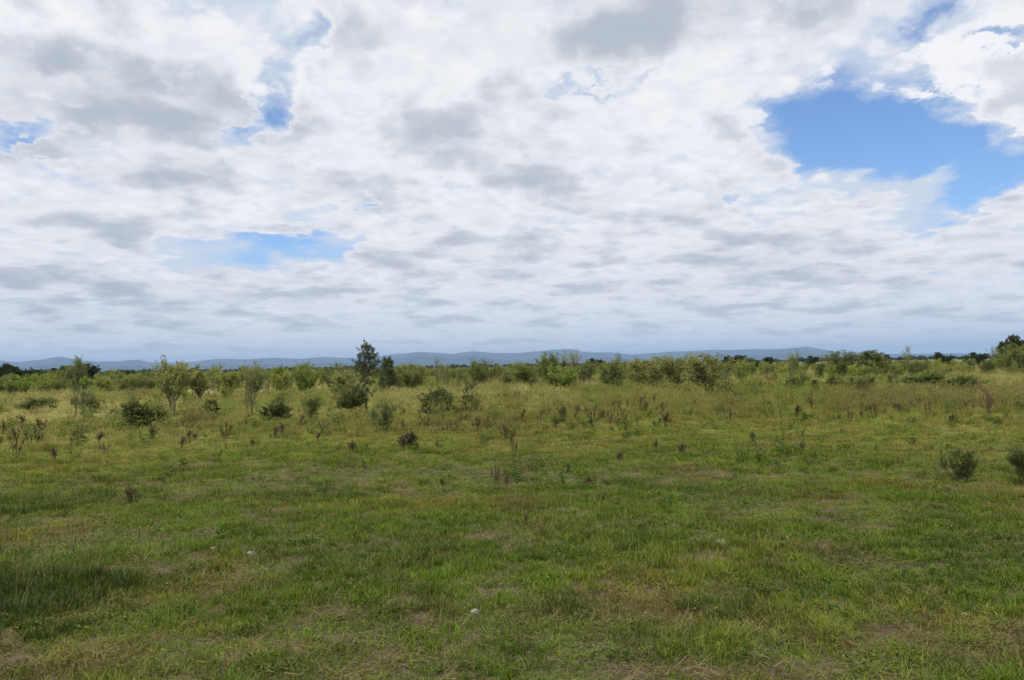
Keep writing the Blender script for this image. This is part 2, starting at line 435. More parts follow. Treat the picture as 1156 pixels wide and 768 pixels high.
# ------------------------------------------------------------------ grass: clumps of single blades, scattered by geometry nodes
class Clump:
    def __init__(self, seed): self.V = []; self.F = []; self.S = []; self.D = []; self.r = random.Random(seed)
    def blade(self, x, y, az, length, width, lean, curl, dry=0.0, z=0.0, seg=3):
        """One tapering blade that leans out of the sward and bends over."""
        r = self.r; sh = r.random(); b = len(self.V)
        ux, uy = math.sin(az), math.cos(az); tw = r.uniform(-0.9, 0.9)
        sx, sy, sz = uy * math.cos(tw), -ux * math.cos(tw), math.sin(tw)
        p = [x, y, z]; a = lean; L = length / seg
        for i in range(seg + 1):
            wd = width * (1 - (i / seg) ** 1.5) * 0.5
            if i < seg:
                self.V.append((p[0] + sx * wd, p[1] + sy * wd, p[2] + sz * wd)); self.V.append((p[0] - sx * wd, p[1] - sy * wd, p[2] - sz * wd))
                self.S += [sh, sh]; self.D += [dry, dry]
            else:
                self.V.append(tuple(p)); self.S.append(sh); self.D.append(dry)
            p = [p[0] + ux * math.sin(a) * L, p[1] + uy * math.sin(a) * L, max(p[2] + math.cos(a) * L, -0.004)]
            a += curl / seg
        for i in range(seg - 1): self.F.append((b + 2 * i, b + 2 * i + 1, b + 2 * i + 3, b + 2 * i + 2))
        self.F.append((b + 2 * seg - 2, b + 2 * seg - 1, b + 2 * seg))
        return p, a
    def seed_head(self, p, length, width, n, dry):
        r = self.r
        for i in range(n):
            b = len(self.V); z = p[2] + length * (i / n - 0.4); a = r.uniform(0, 6.28); l = width * r.uniform(0.6, 1.2)
            q = Vector((math.sin(a) * l, math.cos(a) * l, length * 0.28)); s = Vector((q.y, -q.x, 0)) * 0.35
            c = Vector((p[0], p[1], z))
            self.V += [tuple(c), tuple(c + q * 0.55 + s), tuple(c + q), tuple(c + q * 0.55 - s)]
            sh = r.random(); self.S += [sh] * 4; self.D += [dry] * 4
            self.F.append((b, b + 1, b + 2, b + 3))
    def leaf(self, c, d, length, width, dry=0.0):
        r = self.r; b = len(self.V); d = Vector(d).normalized()
        s = d.cross(Vector((r.uniform(-1, 1), r.uniform(-1, 1), r.uniform(0.2, 1)))).normalized() * width * 0.5
        c = Vector(c)
        self.V += [tuple(c), tuple(c + d * length * 0.5 + s), tuple(c + d * length), tuple(c + d * length * 0.5 - s)]
        sh = r.random(); self.S += [sh] * 4; self.D += [dry] * 4; self.F.append((b, b + 1, b + 2, b + 3))
    def done(self, name):
        return mesh_object(name, self.V, self.F, [M_grass], attrs=[('shade', 'FLOAT', self.S), ('dry', 'FLOAT', self.D)], link=False)

tufts = bpy.data.collections.new('grass tufts')
def register(o): tufts.objects.link(o); return o
KIND = {}
def kind(tag, objs):
    KIND.setdefault(tag, [])
    for o in objs: KIND[tag].append(len(tufts.objects)); o.name = 'grass_tuft_' + chr(97 + len(tufts.objects)); register(o)
def build_tufts():
    for i in range(4):          # creeping mat
        c = Clump(100 + i); r = c.r
        for _ in range(64):
            a = r.uniform(0, 6.28); q = 0.11 * math.sqrt(r.random())
            c.blade(q * math.sin(a), q * math.cos(a), r.uniform(0, 6.28), r.uniform(.025, .066), r.uniform(.0028, .0056), r.uniform(.25, 1.2), r.uniform(.2, 1.2), 1.0 if r.random() < .08 else 0)
        kind('mat', [c.done('grass_tuft')])
    for i in range(3):          # upright tufts
        c = Clump(200 + i); r = c.r
        for _ in range(58):
            a = r.uniform(0, 6.28); q = 0.075 * math.sqrt(r.random())
            c.blade(q * math.sin(a), q * math.cos(a), a + r.uniform(-.9, .9), r.uniform(.05, .130), r.uniform(.0032, .0062), r.uniform(.05, .75), r.uniform(.2, 1.3), 1.0 if r.random() < .08 else 0)
        kind('up', [c.done('grass_tuft')])
    for i in range(3):          # dead thatch lying on the soil
        c = Clump(300 + i); r = c.r
        for _ in range(40):
            a = r.uniform(0, 6.28); q = 0.12 * math.sqrt(r.random())
            c.blade(q * math.sin(a), q * math.cos(a), r.uniform(0, 6.28), r.uniform(.04, .11), r.uniform(.0022, .0044), r.uniform(1.15, 1.6), r.uniform(-.2, .3), 1.0 if r.random() < .6 else 0, z=r.uniform(.002, .018))
        kind('thatch', [c.done('grass_tuft')])
    for i in range(2):          # flat broad-leaved herbs
        c = Clump(400 + i); r = c.r
        for _ in range(46):
            a = r.uniform(0, 6.28); q = .085 * math.sqrt(r.random())
            c.leaf((q * math.sin(a), q * math.cos(a), r.uniform(.01, .07)), (math.sin(a), math.cos(a), r.uniform(-.2, .6)), r.uniform(.02, .042), r.uniform(.009, .02))
        kind('herb', [c.done('grass_tuft')])
    for i in range(3):          # thin seeding stems
        c = Clump(500 + i); r = c.r
        for _ in range(9):
            a = r.uniform(0, 6.28); q = .14 * math.sqrt(r.random())
            p, _a = c.blade(q * math.sin(a), q * math.cos(a), r.uniform(0, 6.28), r.uniform(.12, .26), .0024, r.uniform(.05, .45), r.uniform(.1, .6), 1.0 if r.random() < .7 else 0)
            c.seed_head(p, .05, .008, 7, 1.0)
        kind('stem', [c.done('grass_tuft')])
    for i in range(4):          # tall seeding pasture
        c = Clump(600 + i); r = c.r
        for _ in range(70):
            a = r.uniform(0, 6.28); q = .20 * math.sqrt(r.random())
            c.blade(q * math.sin(a), q * math.cos(a), a + r.uniform(-1, 1), r.uniform(.18, .46), r.uniform(.005, .010), r.uniform(.05, .7), r.uniform(.3, 1.4), 1.0 if r.random() < .22 else 0)
        for _ in range(26):
            a = r.uniform(0, 6.28); q = .20 * math.sqrt(r.random())
            p, _a = c.blade(q * math.sin(a), q * math.cos(a), a + r.uniform(-.7, .7), r.uniform(.38, .62), .0045, r.uniform(.02, .38), r.uniform(.0, .5), 1.0 if r.random() < .5 else 0)
            c.seed_head(p, .12, .022, 9, 1.0 if r.random() < .7 else 0)
        kind('tall', [c.done('grass_tuft')])
    for i in range(2):          # leafy green weeds among it
        c = Clump(700 + i); r = c.r
        for s in range(9):
            a = r.uniform(0, 6.28); ln = r.uniform(.15, .42); lean = r.uniform(0, .7); p0 = Vector((.06 * math.sin(a), .06 * math.cos(a), 0))
            d = Vector((math.sin(a) * math.sin(lean), math.cos(a) * math.sin(lean), math.cos(lean)))
            c.blade(p0.x, p0.y, a, ln, .006, lean, .1, .6)
            for k in range(15):
                u = r.uniform(.15, 1.0); b = r.uniform(0, 6.28)
                c.leaf(p0 + d * ln * u, (math.sin(b), math.cos(b), r.uniform(-.2, .7)), r.uniform(.04, .085), r.uniform(.014, .03))
        kind('weed', [c.done('grass_tuft')])
build_tufts()

def scatter_tree(coll):
    ng = bpy.data.node_groups.new('scatter', 'GeometryNodeTree')
    ng.interface.new_socket('Geometry', in_out='INPUT', socket_type='NodeSocketGeometry')
    ng.interface.new_socket('Geometry', in_out='OUTPUT', socket_type='NodeSocketGeometry')
    n = ng.nodes; l = ng.links
    gi = n.new('NodeGroupInput'); go = n.new('NodeGroupOutput')
    ci = n.new('GeometryNodeCollectionInfo'); ci.inputs['Collection'].default_value = coll
    ci.inputs['Separate Children'].default_value = True; ci.inputs['Reset Children'].default_value = True
    iop = n.new('GeometryNodeInstanceOnPoints'); iop.inputs['Pick Instance'].default_value = True
    def na(name, typ):
        a = n.new('GeometryNodeInputNamedAttribute'); a.data_type = typ; a.inputs['Name'].default_value = name; return a.outputs[0]
    l.new(gi.outputs[0], iop.inputs['Points']); l.new(ci.outputs[0], iop.inputs['Instance'])
    l.new(na('pick', 'INT'), iop.inputs['Instance Index'])
    e2r = n.new('FunctionNodeEulerToRotation'); l.new(na('turn', 'FLOAT_VECTOR'), e2r.inputs[0]); l.new(e2r.outputs[0], iop.inputs['Rotation'])
    l.new(na('size', 'FLOAT_VECTOR'), iop.inputs['Scale'])
    l.new(iop.outputs[0], go.inputs[0])
    return ng
def scatter(name, pts, pick, turn, size, tint, tree):
    o = mesh_object(name, pts, [], [], attrs=[('pick', 'INT', pick), ('turn', 'FLOAT_VECTOR', turn), ('size', 'FLOAT_VECTOR', size), ('tint', 'FLOAT_VECTOR', tint)])
    md = o.modifiers.new('scatter', 'NODES'); md.node_group = tree
    return setting(o, 'stuff')

GRASS_TREE = scatter_tree(tufts)
rng = np.random.default_rng(7)
def wedge(r_lo, r_hi, per_m2, margin=1.6, half=0.72):
    """Random points of the visible wedge of paddock, with room for a step to the side."""
    a = half
    area = a * (r_hi ** 2 - r_lo ** 2) + 2 * margin * (r_hi - r_lo)
    n = int(area * per_m2)
    r = np.sqrt(rng.uniform(r_lo ** 2, r_hi ** 2, n))
    hw = a * r + margin
    x = rng.uniform(-1, 1, n) * hw
    return x, r

class Bag:
    def __init__(self): self.P = []; self.K = []; self.T = []; self.S = []; self.C = []
    def add(self, x, y, tag, smin, smax, tint, zs=1.0, lift=0.0):
        n = len(x)
        if n == 0: return
        ks = np.asarray(KIND[tag]); s = rng.uniform(smin, smax, n)
        self.P.append(np.column_stack([x, y, gz(x, y) + lift])); self.K.append(ks[rng.integers(0, len(ks), n)])
        self.T.append(np.column_stack([rng.normal(0, .10, n), rng.normal(0, .10, n), rng.uniform(0, 6.283, n)]))
        self.S.append(np.column_stack([s, s, s * (zs if np.isscalar(zs) else zs)]))
        self.C.append(np.clip(tint * rng.uniform(.58, 1.32, (n, 1)) * rng.uniform(.93, 1.07, (n, 3)), .004, .8))
    def done(self, name, tree):
        return scatter(name, np.vstack(self.P), np.concatenate(self.K), np.vstack(self.T), np.vstack(self.S), np.vstack(self.C), tree)

def pasture():
    short, tall = Bag(), Bag()
    for (lo, hi, dens, sc) in [(1.9, 6.5, 215, 1.0), (6.5, 11, 150, 1.08), (11, 18, 80, 1.3), (18, 32, 34, 1.8), (32, 60, 9, 2.6)]:
        x, y = wedge(lo, hi, dens)
        r, tl, br, st = zones(x, y); b = bare(x, y)
        hgt = .55 * fbm(x, y, 1.3, 3, 31) + .45 * fbm(x, y, .38, 2, 33)
        keep = (rng.random(len(x)) > b * 0.93) & (rng.random(len(x)) > tl * .75); x, y, r, tl, br, st, hgt, b = [v[keep] for v in (x, y, r, tl, br, st, hgt, b)]
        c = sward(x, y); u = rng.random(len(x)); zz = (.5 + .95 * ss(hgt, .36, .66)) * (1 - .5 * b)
        m = u < .60; short.add(x[m], y[m], 'mat', sc * .8, sc * 1.3, c[m], zz[m])
        m = (u >= .60) & (u < .60 + .26 * ss(hgt, .40, .60)); short.add(x[m], y[m], 'up', sc * .5, sc * .9, c[m] * np.array((.95, 1.08, .9)), (.55 + .6 * ss(hgt, .4, .66))[m])
        m = (u >= .86) & (u < .93); short.add(x[m], y[m], 'thatch', sc, sc * 1.4, c[m] * .4 + BROWN * .5)
        m = (u >= .93) & (u < .953); short.add(x[m], y[m], 'herb', sc * .55, sc * .95, c[m] * np.array((.70, .80, 1.0)))
        m = (u >= .975 + .01 * (r < 8)) ; short.add(x[m], y[m], 'stem', .55, 1.0, c[m])
    x, y = wedge(1.9, 14, 60); b = bare(x, y); m = b > .2
    short.add(x[m], y[m], 'thatch', .6, 1.3, np.broadcast_to(BROWN * .9, (m.sum(), 3)))
    # rank dark grass at the lower left corner, and darker hummocks of taller grass here and there
    for (px, py, rad_, n, s0, s1, col) in [(36, 676, .55, 150, .8, 1.75, DARKG * .85), (6, 664, .5, 100, .8, 1.7, DARKG * .85), (22, 712, .35, 40, .8, 1.4, DARKG * 1.2), (1120, 628, .7, 110, .8, 1.3, DARKG * 1.3), (1110, 670, .55, 80, .7, 1.2, LUSH * .8),
                                           (820, 690, .25, 34, .8, 1.2, DARKG * 1.2), (520, 632, .6, 100, .8, 1.2, LUSH * .8), (700, 625, .7, 110, .7, 1.2, LUSH * .85), (355, 560, .8, 100, 1.0, 1.5, DARKG * 1.3), (60, 565, 1.2, 120, 1.0, 1.6, DARKG * 1.2),
                                           (5, 575, .9, 90, 1.0, 1.6, DARKG * 1.2), (430, 625, .5, 60, .7, 1.1, LUSH), (240, 690, .4, 50, .7, 1.1, LUSH), (560, 745, .25, 40, .6, 1.0, LUSH), (1075, 600, .6, 70, .8, 1.2, LUSH * .8), (900, 520, 1.6, 120, 1.0, 1.7, LUSH), (300, 480, 2.5, 140, 1.0, 1.9, LUSH)]:
        cx_, cy_ = ground_at(px, py)
        q = np.sqrt(rng.random(n)) * rad_; a = rng.uniform(0, 6.283, n)
        x = cx_ + q * np.sin(a) * 1.25; y = cy_ + q * np.cos(a)
        short.add(x, y, 'up', s0 * .8, s1 * .72, np.broadcast_to(col, (n, 3)), rng.uniform(.8, 1.25, n))
    for (px, py, rad_, n) in [(46, 674, .6, 7), (12, 664, .5, 5)]:
        cx_, cy_ = ground_at(px, py); q = np.sqrt(rng.random(n)) * rad_; a = rng.uniform(0, 6.283, n); x = cx_ + q * np.sin(a) * 1.2; y = cy_ + q * np.cos(a)
        short.add(x, y, 'tall', .40, .62, np.broadcast_to(DARKG * 1.1, (n, 3)))
    short.done('grass', GRASS_TREE)
    for (lo, hi, dens, sc) in [(17, 34, 7.0, .78), (34, 60, 4.4, 1.0), (60, 110, 1.2, 1.4), (110, 260, .16, 2.4)]:
        x, y = wedge(lo, hi, dens, 3.0)
        r, tl, br, st = zones(x, y)
        keep = rng.random(len(x)) < np.clip(tl * (.45 + .75 * ss(fbm(x, y, 3.2, 3, 47), .38, .58)) + br * .4 + .02, 0, 1); x, y, r, tl, br, st = [v[keep] for v in (x, y, r, tl, br, st)]
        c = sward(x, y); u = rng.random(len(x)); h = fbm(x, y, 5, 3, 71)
        m = u < .88; tall.add(x[m], y[m], 'tall', sc * .55, sc * 1.15, c[m], (.30 + .65 * ss(h, .38, .68))[m] / (sc ** .9))
        m = u >= .88; tall.add(x[m], y[m], 'weed', sc * .7, sc * 1.5, np.broadcast_to(DARKG * 1.35, (m.sum(), 3)))
    x, y = wedge(11, 24, 1.1, 2); k = ss(fbm(x, y, 3, 3, 88), .5, .6) > rng.random(len(x)); x, y = x[k], y[k]
    tall.add(x, y, 'weed', .35, .8, np.broadcast_to(DARKG * 1.5, (len(x), 3)))
    tall.done('tall_grass', GRASS_TREE)
pasture()

# ------------------------------------------------------------------ shrubs, saplings and trees: stems with limbs, twigs with single leaves
class Plant:
    def __init__(self, seed):
        self.r = random.Random(seed); self.n = np.random.default_rng(seed)
        self.SV = []; self.SF = []; self.LV = []; self.LF = []; self.LS = []; self.tips = []
    def tube(self, pts, r0, r1, sides=6):
        b = len(self.SV); n = len(pts)
        for i, p in enumerate(pts):
            rad_ = r0 + (r1 - r0) * i / (n - 1)
            d = (pts[min(i + 1, n - 1)] - pts[max(i - 1, 0)]).normalized()
            s = d.cross(Vector((0.31, 0.2, 0.93))).normalized(); q = d.cross(s)
            for k in range(sides):
                a = 6.2832 * k / sides
                self.SV.append(tuple(p + (s * math.cos(a) + q * math.sin(a)) * rad_))
        for i in range(n - 1):
            for k in range(sides):
                kk = (k + 1) % sides
                self.SF.append((b + i * sides + k, b + i * sides + kk, b + (i + 1) * sides + kk, b + (i + 1) * sides + k))
        self.SF.append(tuple(b + (n - 1) * sides + k for k in range(sides)))
    def limb(self, p, d, length, r0, r1, wander=.22, lift=.12, seg=6):
        pts = [Vector(p)]; d = Vector(d).normalized(); r = self.r
        for i in range(seg):
            d = (d + Vector((r.gauss(0, wander), r.gauss(0, wander), r.gauss(0, wander * .6) + lift)) * .6).normalized()
            pts.append(pts[-1] + d * length / seg)
        self.tube(pts, r0, r1, 6 if r0 > .012 else 4)
        return pts, d
    def leaves(self, P, D, ln, wd, shade):
        """Single pointed leaves: a diamond of two faces each."""
        n = len(P); b = len(self.LV)
        D = D / np.maximum(np.linalg.norm(D, axis=1, keepdims=True), 1e-6)
        q = self.n.normal(0, 1, (n, 3)); s = np.cross(D, q); s /= np.maximum(np.linalg.norm(s, axis=1, keepdims=True), 1e-6)
        ln = np.asarray(ln).reshape(-1, 1); wd = np.asarray(wd).reshape(-1, 1)
        bend = np.cross(D, s) * ln * .10
        Q = np.stack([P, P + D * ln * .45 + s * wd * .5 + bend, P + D * ln, P + D * ln * .45 - s * wd * .5 + bend], 1).reshape(-1, 3)
        self.LV.extend(map(tuple, Q)); self.LS.extend(np.repeat(shade, 4))
        self.LF.extend((b + 4 * i, b + 4 * i + 1, b + 4 * i + 2, b + 4 * i + 3) for i in range(n))
    def spray(self, p, d, length, count, leaf, width, spread=.5, shade=None, up_=.0):
        """A leafy twig: leaves strung along a slightly curved line."""
        r = self.r; d = Vector(d).normalized(); p = Vector(p)
        e = (d + Vector((r.gauss(0, .35), r.gauss(0, .35), r.gauss(0, .25) + up_))).normalized()
        t = self.n.random(count) ** .8
        P = np.array(p)[None] + np.outer(t * length * .5, np.array(d)) + np.outer(t * length * .5, np.array(e)) + self.n.normal(0, length * .07, (count, 3))
        D = np.array(e)[None] * .5 + self.n.normal(0, spread + .35, (count, 3))
        base = r.random() if shade is None else shade
        self.leaves(P, D, leaf * self.n.uniform(.6, 1.3, count), width * self.n.uniform(.6, 1.3, count), np.clip(base * .6 + self.n.random(count) * .4, 0, 1))
        self.tips.append(p + (d + e) * length * .5)
    def meshes(self, name):
        st = bpy.data.meshes.new(name + '_stems'); st.from_pydata(self.SV, [], self.SF); st.materials.append(M_bark); st.update()
        cr = bpy.data.meshes.new(name + '_crown'); cr.from_pydata(self.LV, [], self.LF); cr.materials.append(M_leaf)
        at = cr.attributes.new('shade', 'FLOAT', 'POINT'); at.data.foreach_set('value', np.asarray(self.LS, np.float32)); cr.update()
        z = np.array([v[2] for v in self.LV]); x = np.array([v[0] for v in self.LV])
        return st, cr, float(np.percentile(z, 99.3)), float(np.percentile(np.abs(x), 97) * 2)

def out_dir(r, tilt): 
    a = r.uniform(0, 6.2832); return Vector((math.sin(a) * math.sin(tilt), math.cos(a) * math.sin(tilt), math.cos(tilt)))

def feathery(seed, stems=7, H=1.5, tilt=.55, wisps=26, leaf=.075, width=.022, per=46, low=.2):
    """Wispy many-stemmed shrub with whippy shoots standing out of its top."""
    p = Plant(seed); r = p.r
    for i in range(stems):
        d = out_dir(r, r.uniform(.1, tilt)); pts, e = p.limb((r.gauss(0, .04), r.gauss(0, .04), -.03), d, H * r.uniform(.55, .8), .022, .007, .16, .10)
        for k in range(wisps // 2):
            q = pts[min(len(pts) - 1, max(1, int(r.uniform(low, 1.0) * len(pts))))]
            dd = (e * .5 + out_dir(r, r.uniform(.2, 1.35))).normalized()
            tp, _ = p.limb(q, dd, H * r.uniform(.14, .30), .006, .003, .2, .1, 3)
            p.spray(tp[1], dd, H * r.uniform(.16, .30), per, leaf, width, .5, None, .25)
        for k in range(2):
            tp, dd = p.limb(pts[-2], e + out_dir(r, r.uniform(0, .5)) * .5, H * r.uniform(.25, .5), .006, .002, .10, .12, 4)
            p.spray(tp[1], dd, (tp[-1] - tp[1]).length * 1.05, per, leaf * .9, width, .35, None, .2)
    return p
def dense(seed, H=.8, Wd=1.1, n=210, per=46, leaf=.048, width=.024):
    """Low bush, leafy to the ground."""
    p = Plant(seed); r = p.r
    lobes_ = [(out_dir(r, r.uniform(.2, 1.3)), r.uniform(.45, 1.15)) for _ in range(9)]
    for i in range(9):
        p.limb((r.gauss(0, .06), r.gauss(0, .06), -.02), out_dir(r, r.uniform(.1, 1.0)), H * r.uniform(.5, .8), .014, .004, .2, .05, 5)
    for i in range(n):
        d, k = r.choice(lobes_); d = (d + out_dir(r, r.uniform(0, 1.5)) * .5).normalized(); u = r.uniform(.25, 1.08) ** .7 * k
        q = Vector((d.x * Wd * .5 * u, d.y * Wd * .5 * u, max(.04, d.z * H * .8 * u + .05)))
        p.spray(q * .8, (d + Vector((0, 0, .35))), H * r.uniform(.16, .34), int(per * r.uniform(.5, 1.1)), leaf, width, .6)
    for i in range(26):         # stray shoots above and around the leafy body
        d, k = r.choice(lobes_); d = (d + out_dir(r, r.uniform(0, 1.0)) * .6 + Vector((0, 0, .5))).normalized()
        q = Vector((d.x * Wd * .34 * k, d.y * Wd * .34 * k, max(.05, d.z * H * .62 * k)))
        tp, dd = p.limb(q, d, H * r.uniform(.25, .55), .004, .002, .18, .12, 4); p.spray(tp[1], dd, H * r.uniform(.25, .45), 30, leaf * .9, width * .85, .45, None, .2)
    return p
def conical(seed, H=1.0, Wd=.62, n=170, per=44, leaf=.045, width=.020):
    """Compact bush that narrows to a blunt point."""
    p = Plant(seed); r = p.r
    p.limb((0, 0, -.03), (0, 0, 1), H * .85, .022, .006, .05, .1)
    for i in range(n):
        z = r.random() ** 1.2; a = r.uniform(0, 6.2832); rr = Wd * .5 * (1 - z) ** .65 * (0.45 + .55 * min(1, z * 5 + .3)) * r.uniform(.35, 1.05)
        d = Vector((math.sin(a), math.cos(a), .75)); p.spray(Vector((math.sin(a) * rr * .8, math.cos(a) * rr * .8, .03 + z * H * .88)), d, H * r.uniform(.10, .2), per, leaf, width, .6)
    return p
def vase(seed, H=1.45, trunk=.35, n=70, per=44, spread=.75, leaf=.062, width=.024, boles=3):
    """Sapling on a short dark stem that fans out into a wide wispy head."""
    p = Plant(seed); r = p.r
    ends = []
    for b in range(boles):
        pts, e = p.limb((r.gauss(0, .05), r.gauss(0, .05), -.03), out_dir(r, r.uniform(.02, .22)), trunk * r.uniform(.8, 1.2), .036, .026, .10, .12, 4); ends.append((pts[-1], e))
    for i in range(13):
        q, e = r.choice(ends)
        pts, d = p.limb(q, e + out_dir(r, r.uniform(.3, spread + .25)) * .9, (H - trunk) * r.uniform(.5, .9), .018, .005, .2, .12, 6)
        for k in range(n // 9):
            s = pts[r.randint(2, 6)]; dd = (d * .6 + out_dir(r, r.uniform(.1, 1.5))).normalized()
            p.spray(s, dd, H * r.uniform(.12, .26), per, leaf, width, .5, None, .15)
    return p
def sapling_tree(seed, H=2.6):
    """Tall slender tree: a bare lower stem, leafy skirts, and a dense tapering head of hanging leaves."""
    p = Plant(seed); r = p.r
    pts, e = p.limb((0, 0, -.05), (.02, 0, 1), H * .93, .040, .010, .055, .12, 12)
    def clump(c, rad_, n, per=40):
        for _ in range(n):
            d = out_dir(r, math.acos(r.uniform(-.75, 1))); p.spray(c + Vector((d.x, d.y, d.z * .85)) * rad_ * r.uniform(.15, .75), d + Vector((0, 0, -.1)), rad_ * r.uniform(.5, .95), 34, .07, .020, .6)
    for (fx, fz, rad_, n) in [(-.02, .95, .17, 16), (.10, .90, .15, 12), (-.09, .85, .22, 22), (.14, .80, .22, 22), (.0, .74, .30, 30), (-.20, .70, .24, 22), (.24, .71, .22, 20), (.06, .62, .30, 28), (-.16, .60, .24, 20), (.24, .60, .20, 14), (.02, .52, .22, 14),
                              (-.06, .44, .16, 8), (.12, .40, .14, 6), (-.24, .33, .24, 16), (.10, .30, .20, 10), (-.36, .26, .20, 12), (-.14, .20, .22, 10)]:
        c = Vector((fx * H * .55, r.uniform(-.18, .18) * (1 - abs(fz - .65)), fz * H)); base = pts[max(1, min(11, int((fz - .08) * 12)))]
        p.limb(base, c - base, (c - base).length, .012, .005, .06, .02, 4)
        clump(c, rad_ * 1.05, n)
    return p
def big_tree(seed, H=8.0, Wd=7.0, limbs=9, n=16, leaf=.42, width=.20, bole=.22, per=26):
    """Broad dark paddock tree: bole, spreading limbs, lumpy crown with gaps."""
    p = Plant(seed); r = p.r
    pts, e = p.limb((0, 0, -.2), (r.gauss(0, .05), 0, 1), H * (bole + .12), H * .035, H * .022, .06, .1, 5)
    for i in range(limbs):
        t = out_dir(r, r.uniform(.15, 1.15)); L = H * r.uniform(.32, .55)
        lp, d = p.limb(pts[r.randint(3, 5)], t, L, H * .016, H * .006, .16, .12, 6)
        for k in (3, 5, 6):
            c = lp[k]; rad_ = Wd * r.uniform(.10, .18)
            for _ in range(n):
                q = out_dir(r, math.acos(r.uniform(-.7, 1))); p.spray(c + q * rad_ * r.uniform(.2, .8), q, rad_ * r.uniform(.4, .8), per, leaf, width, .6)
    return p
def bare_bush(seed, H=.9, n=26, leaves_=5):
    """Dead bush: a thicket of bare reddish-brown twigs with a few dry leaves left."""
    p = Plant(seed); r = p.r
    for i in range(n):
        pts, d = p.limb((r.gauss(0, .05), r.gauss(0, .05), -.02), out_dir(r, r.uniform(.05, .75)), H * r.uniform(.5, 1), .009, .003, .16, .08, 5)
        for k in range(5):
            s = pts[r.randint(2, 5)]; tp, dd = p.limb(s, d + out_dir(r, r.uniform(.3, 1.2)), H * r.uniform(.12, .26), .004, .002, .2, .05, 3)
            p.spray(tp[1], dd, H * .16, leaves_ * 3, .05, .022, .6)
    return p

PROTO = {}
def proto(tag, plants, name, crown='crown', stems='trunk'):
    PROTO[tag] = [(p.meshes(name), name, crown, stems) for p in plants]
proto('feathery', [feathery(11), feathery(12, 9, 1.5, .7), feathery(13, 6, 1.6, .45), feathery(14, 8, 1.4, .8, 30)], 'feathery_shrub', 'crown', 'stems')
proto('wispy', [feathery(21, 4, 1.8, .28, 20, .07, .018, 34, .3), feathery(22, 3, 1.8, .22, 22, .07, .018, 34, .25)], 'wispy_shrub', 'crown', 'stems')
proto('dense', [dense(31), dense(32, .75, 1.2), dense(33, .9, 1.0)], 'leafy_bush', 'crown', 'stems')
proto('conical', [conical(41), conical(42, 1.1, .6)], 'conical_bush', 'crown', 'stems')
proto('vase', [vase(51), vase(52, 1.5, .42, 64, 44, .6), vase(53, 1.5, .3, 84, 44, .9)], 'sapling', 'crown', 'trunk')
proto('slim', [sapling_tree(61)], 'slender_tree', 'crown', 'trunk')
proto('cone_tree', [conical(71, 2.2, 1.5, 220, 40, .10, .04)], 'conical_tree', 'crown', 'trunk')
proto('paddock', [big_tree(81), big_tree(82, 8, 8, 10, 16), big_tree(83, 8, 6, 8, 16, .4, .2, .3), big_tree(84, 7, 8, 11, 14)], 'paddock_tree', 'crown', 'trunk')
proto('dead', [bare_bush(91), bare_bush(92, .9, 20, 3)], 'dead_bush', 'crown', 'stems')

COLOUR = dict(lime=(.270, .305, .072), bright=(.200, .270, .050), olive=(.245, .255, .088), green=(.175, .215, .062), dark=(.085, .115, .028), deep=(.055, .080, .022), grey=(.190, .205, .110), blue=(.095, .120, .062), dusk=(.050, .068, .032), rust=(.15, .072, .042), brown=(.11, .08, .05))
_pick = random.Random(5)
SPOTS = []        # every plant already standing: used for telling plants apart
def plant(tag, x, y, height, width, colour, label, category, group, variant=None, lift=0.0):
    (st, cr, ph, pw), name, cn, sn = PROTO[tag][variant % len(PROTO[tag]) if variant is not None else _pick.randrange(len(PROTO[tag]))]
    root = bpy.data.objects.new(name, None); COL.objects.link(root)
    root.empty_display_size = .1
    root.location = (x, y, float(gz([x], [y])[0]) + lift - .01)
    root.rotation_euler = (0, 0, 0 if tag == 'slim' else _pick.uniform(0, 6.2832))
    s = width / pw if width else height / ph
    root.scale = (s, s, height / ph)
    c = COLOUR[colour] if isinstance(colour, str) else colour
    j = _pick.uniform(.9, 1.1)
    for (me, nm) in ((st, sn), (cr, cn)):
        ch = bpy.data.objects.new(nm, me); COL.objects.link(ch); ch.parent = root
        ch.color = (c[0] * j, c[1] * j, c[2] * j, 1)
    root['label'] = label; root['category'] = category
    if group: root['group'] = group
    SPOTS.append((x, y, tag)); return root
def by_pixels(tag, px, base, top, wide, colour, label, category='bush', group='bushes in the pasture', variant=None):
    x, y = ground_at(px, base); k = math.hypot(x, y) / F0
    return plant(tag, x, y, (base - top) * k, wide * k, colour, label, category, group, variant)
def by_distance(tag, px, dist, top, wide, colour, label, category='tree', group='dark trees along the skyline', variant=None):
    x, y = point_dist(px, dist); hor = 414 - .018 * (px - 578)
    return plant(tag, x, y, CAM_H + (hor - top) * dist / F0, wide * dist / F0, colour, label, category, group, variant)

